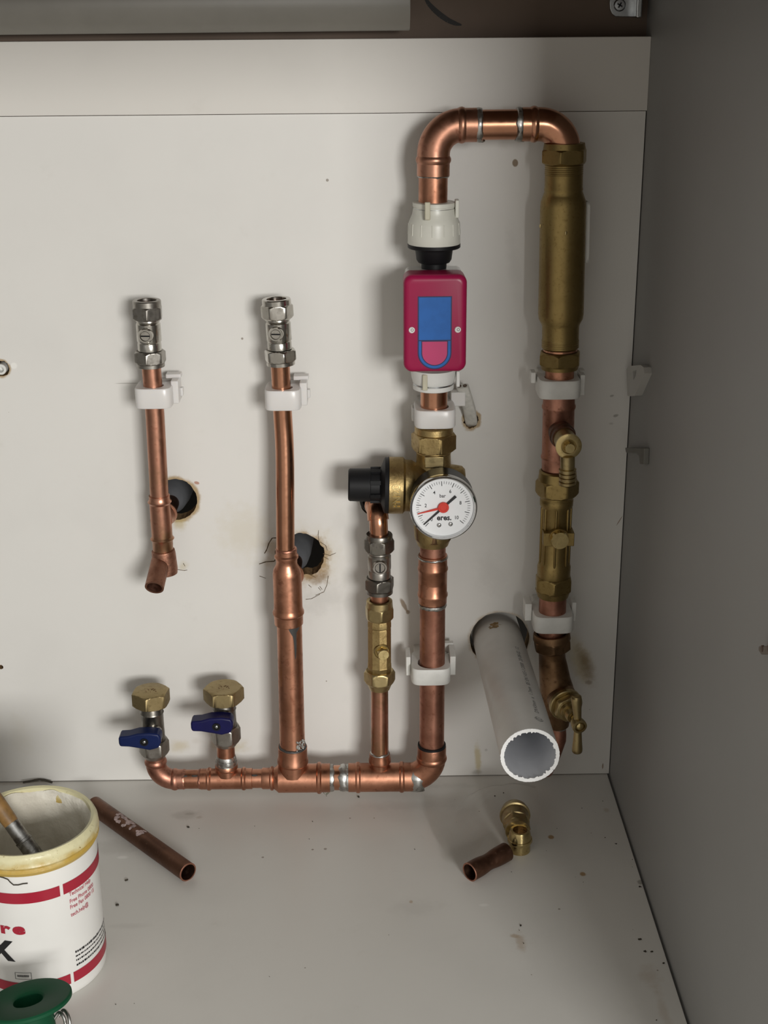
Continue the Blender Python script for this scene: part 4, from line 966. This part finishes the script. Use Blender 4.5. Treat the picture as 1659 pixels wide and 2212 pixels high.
# ------------------------------------------------------------------ things on the grey side panel
def side_pts(l, X): return [ax(x, y, X) for x, y in l]
o1 = side_pts([(1361, 791), (1397, 788), (1401, 805), (1389, 832), (1379, 855), (1363, 856)], XR - .003); hol = side_pts([(1374, 800), (1383, 799), (1381, 812), (1376, 822)], XR - .003)
mb = MB(); n = 48; c = sum(hol, V()) / 4
def hit(poly, ang):
    d2 = (cos(ang), sin(ang)); best = None
    for i in range(len(poly)):
        a, b2 = poly[i], poly[(i + 1) % len(poly)]
        ay, azz, by, bz = a.y - c.y, a.z - c.z, b2.y - c.y, b2.z - c.z
        den = d2[0] * (bz - azz) - d2[1] * (by - ay)
        if abs(den) < 1e-12: continue
        t = (ay * (bz - azz) - azz * (by - ay)) / den; s_ = (ay * d2[1] - azz * d2[0]) / den
        if t > 0 and -1e-6 <= s_ <= 1 + 1e-6: best = t if best is None else max(best, t)
    return V((c.x, c.y + d2[0] * (best or .001), c.z + d2[1] * (best or .001)))
A_ = [2 * pi * i / n for i in range(n)]; O = [hit(o1, a) for a in A_]; I = [hit(hol, a) for a in A_]; off = V((.0062, 0, 0))
O = [V((p.x, min(p.y, -.0005), p.z)) for p in O]
mb.rings([O, [p - V((.003, 0, 0)) for p in O], [p - V((.003, 0, 0)) for p in I], I, [p + V((.003, 0, 0)) for p in I], [p + V((.003, 0, 0)) for p in O]], closed=True)
o = mb.build('hanger_bracket', translucent_white('pale hanger plastic', (.46, .45, .42), .15), sharp=40); tag(o, 'pale wedge-shaped hanger with slot on the grey side panel', 'bracket')
q = side_pts([(1350, 967), (1391, 968), (1390, 1003), (1382, 1003), (1380, 985), (1373, 978), (1352, 978)], XR - .0045)
q = [V((p.x, min(p.y, -.0008), p.z)) for p in q]
mb = MB(); mb.prism(q, V((.0045, 0, 0))); mb.build('shelf_support', 'grey_hook', bevel=.0006)
o = col.objects['shelf_support']; tag(o, 'small grey L-shaped shelf support in the back corner', 'shelf support')
q = side_pts([(1638, 1396), (1690, 1394), (1690, 1414), (1644, 1414), (1638, 1406)], XR - .005)
root = thing('shelf_peg', V((XR, q[0].y, q[0].z)), 'brown shelf peg on the grey side panel at the right edge', 'shelf peg')
mb = MB(); mb.prism(q, V((.005, 0, 0))); mb.build('plate', 'tan_hook', root, bevel=.0006)
for x in (1646, 1660):
    c = ax(x, 1401, XR - .0051); mb = MB(); mb.lathe(c + V((.001, 0, 0)), V((-1, 0, 0)), [(0, .0019), (.00125, .0019)], 16); mb.build('hole', 'core', root)

# ================================================================== bucket
BX, BY, BR, BH = -.0, 0, .068, .139
BX, BY, BH = -.2501, -.2622, .1180; bc = V((BX, BY, 0))
root = thing('bucket', V((BX, BY, 0)), 'white plastic tub with red bands and yellowed rim at lower left', 'bucket')
BC = V((BX, BY, 0)); Z = V((0, 0, 1))
rz = lambda z: .0461 + .0006 * z / BH
mb = MB(); mb.lathe(BC, Z, [(.0002, .042), (.0002, .0445), (.002, .0458), (.005, rz(.005)), (BH - .002, rz(BH)), (BH - .002, rz(BH) - .0016), (.012, .0443), (.010, .043)], 96, cap0=True, cap1=True); mb.build('tub', 'bucket', root)
mt, nt, bs = new_mat('yellowed rim'); pos = geoco(nt); sep = N(nt, 'ShaderNodeSeparateXYZ'); nt.links.new(pos, sep.inputs[0])
f = maprange(nt, math_(nt, 'MULTIPLY_ADD', noise_(nt, pos, 60., 4.), .022, sep.outputs[2]), BH + .005, BH + .017, 1., 0.)
c = mix_(nt, f, (.70, .655, .41), (.50, .34, .075)); c = mix_(nt, maprange(nt, noise_(nt, pos, 300., 4., .7), .62, .70), c, (.25, .17, .05)); nt.links.new(c, bs.inputs['Base Color']); bs.inputs['Roughness'].default_value = .35
bump(nt, bs, noise_(nt, pos, 150., 4.), .25, .002)
r1 = rz(BH); mb = MB()
mb.lathe(BC, Z, [(BH - .008, r1 - .002), (BH - .008, r1 + .0006), (BH - .005, r1 + .0022), (BH - .003, r1 + .0008), (BH - .0005, r1 + .0026), (BH + .002, r1 + .0014), (BH + .004, r1 + .0022), (BH + .007, r1 + .0010), (BH + .0085, r1 - .0004), (BH + .0078, r1 - .0026), (BH - .004, r1 - .0032)], 128, closed=True); mb.build('rim', mt, root, sharp=60)
# plaster lining the inside
mt, nt, bs = new_mat('dried filler'); pos = geoco(nt); n1 = noise_(nt, pos, 28., 5.)
nt.links.new(mix_(nt, maprange(nt, n1, .38, .62), (.76, .73, .64), (.62, .58, .49)), bs.inputs['Base Color']); bs.inputs['Roughness'].default_value = .7; bump(nt, bs, noise_(nt, pos, 45., 5.), .6, .006)
mb = MB(); rs = []; NS = 96
for kz in range(0, 22):
    t = kz / 21.; ring = []
    for i in range(NS):
        a = 2 * pi * i / NS; top = BH + .005 + .0028 * mnoise.noise(V((cos(a) * 3, sin(a) * 3, 9)))
        z = .058 + (top - .058) * t; nse = mnoise.noise(V((cos(a) * 2.2, sin(a) * 2.2, z * 34))); n2_ = mnoise.noise(V((cos(a) * 6, sin(a) * 6, z * 90)))
        thick = .0016 + .0034 * max(0, nse + .25) + .0008 * n2_
        if t > .92: thick *= .8
        r_ = r1 - .0016 - thick
        ring.append(BC + V((r_ * cos(a), r_ * sin(a), z)))
    rs.append(ring)
last = [BC + V(((r1 - .0018) * cos(2 * pi * i / NS), (r1 - .0018) * sin(2 * pi * i / NS), BH + .0055)) for i in range(NS)]
mb.rings(rs + [last], True, False); mb.build('dried_filler', mt, root, sharp=80)
def cyl_hit(px, py, r=.0466):
    d = ray(px, py); o_ = CAM - BC
    a = d.x ** 2 + d.y ** 2; b2 = o_.x * d.x + o_.y * d.y; c2 = o_.x ** 2 + o_.y ** 2 - r * r
    disc = b2 * b2 - a * c2
    if disc < 0: return None
    t = (-b2 - sqrt(disc)) / a; p = o_ + d * t; return atan2(p.y, p.x), p.z
def bpt(th_, z, h=.0003): r_ = rz(z) + h; return BC + V((r_ * cos(th_), r_ * sin(th_), z))
def band(mb, th0, th1, z0, z1):
    n = max(3, int(abs(th1 - th0) / .06))
    mb.add([bpt(th0 + (th1 - th0) * i / n, z) for i in range(n + 1) for z in (z0, z1)], [(2 * i, 2 * i + 2, 2 * i + 3, 2 * i + 1) for i in range(n)])
g1 = cyl_hit(129, 1924)[0]; g2 = cyl_hit(136, 1920)[0]; zt = cyl_hit(130, 1912)[1]; zb_ = cyl_hit(131, 1935)[1]
for b0, b1 in ((g1 - 1.9, g1), (g2, g2 + 1.4)):
    mb = MB(); band(mb, b0, b1, zb_, zt); mb.build('red_band', 'red_print', root)
h1 = cyl_hit(153.5, 2117)[0]; h2 = cyl_hit(160, 2112)[0]; zt2 = cyl_hit(156, 2102)[1]; zb2 = cyl_hit(156, 2124)[1]
for b0, b1 in ((h1 - 1.9, h1), (h2, h2 + 1.4)):
    mb = MB(); band(mb, b0, b1, zb2, zt2); mb.build('red_band', 'red_print', root)
def wrap_b(th0, z0):
    return lambda x, y, h: bpt(th0 + x / .0467, z0 + y)
mb = MB(); th_, z_ = cyl_hit(40, 2008); put_text(mb, 'e', .0126, wrap_b(th_, z_), bold=.0006, sx=1.45); th_, z_ = cyl_hit(10, 2006); put_text(mb, 'r', .0126, wrap_b(th_, z_), bold=.0006, sx=1.45)
mb.build('red_lettering', 'red_print', root)
mb = MB(); th_, z_ = cyl_hit(2, 2053); put_text(mb, 'X', .0222, wrap_b(th_, z_), bold=.0012, shear=.0, sx=1.05); mb.build('black_lettering', 'ink_black', root)
mb = MB()
for (px, py, s_) in ((149, 1933, 'Technical Help'), (150, 1948.5, 'Free Phone 0800'), (151, 1961, 'Free Fax 0800 15'), (153, 1977, 'tech.help@')):
    th_, z_ = cyl_hit(px, py); put_text(mb, s_, .0046, wrap_b(th_, z_), align='LEFT', bold=.00008, sx=.78)
mb.build('small_red_print', 'red_text', root)
mb = MB(); rng = random.Random(11)
for (px, py, hh) in ((163, 2057, .0020), (164, 2066, .0013), (165, 2075, .0016), (166, 2085, .0018)):
    th_, z_ = cyl_hit(px, py); t = th_; end = th_ + .95
    while t < end:
        w1 = rng.uniform(.010, .045); band(mb, t, t + w1, z_ - hh / 2 * rng.uniform(.6, 1), z_ + hh / 2 * rng.uniform(.6, 1)); t += w1 + rng.uniform(.006, .014)
th_, z_ = cyl_hit(50, 2109); 
mb2 = MB()
for (a0, a1, z0, z1) in ((-.13, .13, .0026, .0029), (-.13, .13, -.0029, -.0026), (-.13, -.123, -.0026, .0026), (.123, .13, -.0026, .0026)): band(mb2, th_ + a0, th_ + a1, z_ + z0, z_ + z1)
for i in range(9):
    a0 = -.095 + i * .021; band(mb2, th_ + a0, th_ + a0 + .015, z_ - .0009, z_ + .0009)
mb.build('small_black_print', 'ink_black', root); mb2.build('stamped_box', 'ink_grey', root)
# thread on the tub
p = [cyl_hit(x, y) for x, y in ((0, 1892), (8, 1894), (18, 1898), (23, 1904), (30, 1910), (40, 1910), (50, 1907.5), (60, 1906.5))]
mb = MB(); mb.tube([bpt(a, z, .0009) for a, z in p], .0004, 8); o = mb.build('thread', 'string'); tag(o, 'dark thread clinging to the front of the white tub', 'thread')
# brush standing in the tub
a_ = at(76, 1850, bc.y + .0); 
tipb = BC + V((.006, -.036, .105)); topb = BC + V((-.072, .004, .250))
fe = az(78, 1852, .100); mid = az(25, 1779, .1215); tp = az(-15, 1724, .1385)
axb = (tp - fe).normalized()
root = thing('paint_brush', fe - axb * .03, 'old paint brush with tarnished ferrule leaning inside the white tub', 'brush')
s_mid = (mid - fe).dot(axb)
mb = MB(); rs = []
dd_, uu, ww = frame_of(axb, V((0, -1, 0)))
mb.lathe(fe - axb * .012, axb, [(0, .0062), (.012, .0062), (.012 + s_mid * .45, .0060), (.012 + s_mid * .46, .0064), (.012 + s_mid * .52, .0064), (.012 + s_mid * .53, .0058), (.012 + s_mid, .0056)], 36); mb.build('ferrule', 'ferrule', root)
mb = MB(); mb.lathe(fe + axb * (s_mid - .001), axb, [(0, .0054), (.004, .0058), (.02, .0064), (.05, .0064), (.075, .0056), (.10, .0045), (.104, .003)], 32); mb.build('handle', 'handle_wood', root)
mb = MB(); mb.lathe(fe - axb * .028, axb, [(0, .003), (.004, .0060), (.017, .0060)], 28); mb.build('bristles', 'bristle', root)

# string at the foot of the panel behind the tub
p = [at(x, y, Y) for x, y, Y in ((50, 1690, -.006), (64, 1688, -.006), (75, 1685.5, -.004), (85, 1684, -.003), (96, 1685, -.003), (106, 1688, -.004), (112, 1690, -.006))]
p = [V((q.x, q.y, max(q.z, .0013))) for q in p]
mb = MB(); mb.tube(p, .0011, 10); o = mb.build('string', 'string'); tag(o, 'dark twist of string at the wall foot behind the white tub', 'string')

# ------------------------------------------------------------------ green reel of solder
zt_ = .055; rc = az(59.7, 2157.2, zt_); axr = V((-.125, .213, 1)).normalized()
FRD = .0290
root = thing('solder_reel', rc - axr * .0492, 'dark green plastic solder reel standing in front of the white tub', 'reel')
for nm, t0, t1 in (('flange', -.0035, 0.), ('flange', -.0492, -.0457)):
    mb = MB(); mb.lathe(rc, axr, [(t0, .0098), (t0, FRD - .0006), (t0 + .0006, FRD), (t1 - .0010, FRD), (t1, FRD - .001), (t1 - .0003, .0116), (t1 - .0016, .0098)], 80, closed=True); mb.build(nm, 'green', root)
mb = MB(); mb.lathe(rc, axr, [(-.047, .0098), (-.047, .0150), (-.002, .0150), (-.002, .0098)], 56, closed=True); mb.build('core', 'green', root)
e0 = rc - axr * .05
P = [az(x, y, z) for x, y, z in ((126, 2196, .040), (136, 2182, .044), (143, 2186, .045), (149, 2199, .043), (151, 2218, .038), (147, 2248, .028), (126, 2272, .018))]
P2 = [az(x - 9, y + 3, z) for x, y, z in ((126, 2198, .039), (136, 2184, .043), (143, 2188, .044), (149, 2201, .041), (151, 2220, .036), (147, 2250, .026), (126, 2274, .016))]
def smooth(P, n=6):
    out = []
    for i in range(len(P) - 1):
        a, b2, c2, d2 = P[max(0, i - 1)], P[i], P[i + 1], P[min(len(P) - 1, i + 2)]
        for k in range(n):
            t = k / n; out.append(.5 * ((2 * b2) + (c2 - a) * t + (2 * a - 5 * b2 + 4 * c2 - d2) * t * t + (3 * b2 - a - 3 * c2 + d2) * t ** 3))
    return out + [P[-1]]
mb = MB(); mb.tube(smooth(P), .0011, 12); mb.tube(smooth(P2), .0011, 12); mb.build('solder_wire', 'solder', root)
# ------------------------------------------------------------------ copper offcuts
def offcut(a, b2, r, label, mat, dent=None, taper=False):
    P = lerp_path(a, b2, 24); d = (b2 - a).normalized()
    R_ = [r] * len(P)
    if dent: R_ = [r * (1 - dent * (2.718 ** (-((i / 24 - .50) / .16) ** 2))) for i in range(25)]
    root = thing('copper_offcut', (a + b2) / 2 - V((0, 0, r)), label, 'pipe offcut', 'copper offcuts on the cabinet floor')
    mb = MB(); mb.tube(P, R_, 40, inner=.0010); mb.build('tube_wall', mat, root, sharp=50)
    mb = MB(); mb.lathe(a - d * .0002, d, [(0, r - .00005), (0, r - .00105), (.0006, r - .0011), (.0006, r + .0001), (.0002, r + .00012)], 40, closed=True); mb.build('cut_end', 'copper_dull', root)
    return root, d
ro, d = offcut(az(406, 1884, .0078), az(203, 1739, .0078), .0080, 'long dark copper pipe offcut lying beside the white tub', 'copper_old')
mb = MB(); rng = random.Random(5); dd_, uu, ww = frame_of(d, V((0, -.3, 1)))
aa = az(406, 1884, .0078)
for kk in range(40):
    s_ = rng.uniform(.078, .104) if kk < 31 else rng.uniform(.062, .069); a0 = rng.uniform(-.5, .6); n = 6; r_ = .0082
    pts = [aa + d * (s_ + .0024 * cos(t) * rng.uniform(.4, 1.3)) + (uu * cos(a0 + .2 * sin(t)) + ww * sin(a0 + .2 * sin(t))) * r_ for t in [2 * pi * i / n for i in range(n)]]
    mb.add(pts, [tuple(range(n))])
mb.build('paint_flakes', 'paint_patch', ro)
offcut(az(1014.5, 1884, .0078), az(1094, 1840, .0078), .0080, 'short dented copper pipe offcut in front of the clear bag', 'copper_old', dent=.13)

# ------------------------------------------------------------------ bag with brass fittings
c0 = az(1112, 1782, .0)
root = thing('brass_coupling', az(1112, 1768, 0), 'brass compression coupling lying at the back of the clear bag', 'fitting')
a, b2 = az(1111, 1752, .0136), az(1118, 1796, .0136); d = (b2 - a).normalized()
Lc = (b2 - a).length
mb = MB(); mb.lathe(a, d, [(-.005, .004), (-.004, .0095), (0, .0118), (.004, .0128), (.0055, .0134), (.0075, .0134), (.008, .0120), (Lc * .6, .0116), (Lc * .62, .0105), (Lc, .0105)], 48); mb.build('body', 'brass', root)
mb = MB(); mb.hexnut(a + d * Lc * .45, d, Lc * .42, .0122, .2, .16); mb.build('nut', 'brass', root)
root = thing('brass_nut', az(1122, 1846, 0), 'bright stepped brass nut upright in the clear bag', 'fitting')
a = az(1122, 1836, 0); mb = MB()
mb.lathe(a, Z, [(.0002, .0085), (.0002, .0092), (.0085, .0092), (.0087, .0102), (.0100, .0108), (.0120, .0105), (.0122, .0098), (.0185, .0088), (.0200, .0082), (.0200, .0062), (.0080, .0060)], 48); mb.build('body', 'brass_bright', root)
mb = MB(); mb.lathe(a, Z, [(.010, .0059), (.0165, .0059)], 32); mb.build('bore', 'brass_brown', root)
# film: two crumpled sheets over the fittings
mb = MB(); NX, NY = 60, 44
cor = [az(915, 1722, 0), az(1150, 1712, 0), az(1168, 1862, 0), az(965, 1868, 0)]
bumps = [(az(1112, 1770, 0), .0235, .022), (az(1120, 1800, 0), .0235, .018), (az(1122, 1836, 0), .0212, .0165)]
def film_z(p, off):
    h = .0012
    for c2, hh, rr_ in bumps:
        d2 = (V((p.x, p.y, 0)) - V((c2.x, c2.y, 0))).length; h = max(h, (hh + .0012) * max(0, min(1, 1.55 - d2 / rr_ * .62)) if d2 < rr_ * 2.5 else 0)
    h += .0035 * abs(mnoise.noise(V((p.x * 38, p.y * 38, off)))) + .0016 * abs(mnoise.noise(V((p.x * 110, p.y * 110, off))))
    return h
vs = []
for j in range(NY + 1):
    for i in range(NX + 1):
        s_, t = i / NX, j / NY
        p = cor[0].lerp(cor[1], s_).lerp(cor[3].lerp(cor[2], s_), t)
        p = p + V((.006 * mnoise.noise(V((s_ * 3, t * 3, 1.3))), .006 * mnoise.noise(V((s_ * 3, t * 3, 7.3))), 0))
        vs.append(V((p.x, p.y, film_z(p, 3.3))))
# keep the film clear of the short offcut
oc0, oc1 = az(1014.5, 1884, 0), az(1094, 1840, 0); od = (oc1 - oc0).normalized()
def near_off(p):
    q = V((p.x, p.y, 0)) - V((oc0.x, oc0.y, 0)); s_ = q.dot(V((od.x, od.y, 0))); n_ = q - V((od.x, od.y, 0)) * s_
    return -.006 < s_ < (oc1 - oc0).length + .006 and n_.length < .0125
fs = []
for j in range(NY):
    for i in range(NX):
        f = (j * (NX + 1) + i, j * (NX + 1) + i + 1, (j + 1) * (NX + 1) + i + 1, (j + 1) * (NX + 1) + i)
        if not any(near_off(vs[k]) for k in f): fs.append(f)
mb.add(vs, fs); o = mb.build('plastic_bag', 'film', sharp=180); tag(o, 'clear crumpled plastic bag holding brass fittings on the cabinet floor', 'bag')

# ------------------------------------------------------------------ crumbs on the floor
mb = MB(); rng = random.Random(21)
spots = [(675, 1775, 1.5), (390, 1701, 1.2), (252, 1956, 3.0), (273, 1902, 2.6), (407, 1788, 2.4), (1383, 2029, 3.4), (1393, 2056, 2.2), (1408, 2056, 2.2), (1330, 1823, 1.8), (1383, 1916, 1.9), (1307, 1810, 1.4),
         (1203, 1790, 1.2), (1257, 1746, 1.2), (1302, 1731, 1.2), (896, 1835, 1.2), (1069, 1720, 1.6), (1088, 1713, 1.4), (1243, 1895, 1.0), (1260, 1906, 1.0), (1434, 2081, 2.0), (1418, 2204, 1.6), (668, 1813, 1.0), (705, 1720, 1.0), (1105, 1884, 1.2), (1126, 2000, 2.0), (1122, 2010, 1.3),
         (1131, 2038, 1.6), (582, 2110, 1.2), (250, 2170, 1.2), (290, 2168, 1.0), (840, 2020, 1.0), (1266, 1778, .9), (1286, 1755, .9), (1180, 1838, .9), (986, 1776, .8), (1367, 2009, 1.0), (1366, 1857, 1.0), (1366, 1873, 1.0), (775, 1722, 2.2), (430, 1790, 1.0), (550, 1785, 1.0)]
for px, py, s_ in spots:
    p = az(px, py, 0); r_ = s_ * mpp(p) * 1.15
    for k in range(3 if s_ > 1.6 else 1):
        q = p + V((rng.uniform(-1, 1), rng.uniform(-1, 1), 0)) * r_ * (.8 if s_ > 1.6 else 0)
        rr_ = r_ * rng.uniform(.55, 1.0); rs = []
        for (zz, f) in ((0, .8), (.5, 1), (.9, .5)):
            rs.append([q + V((cos(2 * pi * i / 7) * rr_ * f * rng.uniform(.6, 1.2), sin(2 * pi * i / 7) * rr_ * f * rng.uniform(.6, 1.2), zz * rr_ + .0001)) for i in range(7)])
        mb.rings(rs)
o = mb.build('debris', 'crumb'); tag(o, 'dark crumbs and swarf scattered over the white cabinet floor', 'debris', kind='stuff')

# ================================================================== light
ld = bpy.data.lights.new('window_light', 'AREA'); ld.shape = 'RECTANGLE'; ld.size = 1.0; ld.size_y = .80; ld.energy = 100; ld.color = (1.0, .985, .955)
lo = bpy.data.objects.new('window_light', ld); col.objects.link(lo); lo.location = (1.23, -3.72, 1.03)
lo.rotation_euler = (V((-.05, 0, .30)) - lo.location).to_track_quat('-Z', 'Y').to_euler()
wd_ = bpy.data.worlds.new('room'); sc.world = wd_; wd_.use_nodes = True; nt = wd_.node_tree; bg = nt.nodes['Background']
tc = N(nt, 'ShaderNodeTexCoord'); sep = N(nt, 'ShaderNodeSeparateXYZ'); nt.links.new(tc.outputs['Generated'], sep.inputs[0])
nt.links.new(mix_(nt, maprange(nt, sep.outputs[2], -.6, .5), (.37, .342, .30), (.50, .485, .455)), bg.inputs[0]); bg.inputs[1].default_value = 1.20

sc.view_settings.view_transform = 'Standard'; sc.view_settings.look = 'None'; sc.view_settings.exposure = 0.; sc.view_settings.gamma = 1.
sc.view_settings.use_curve_mapping = False
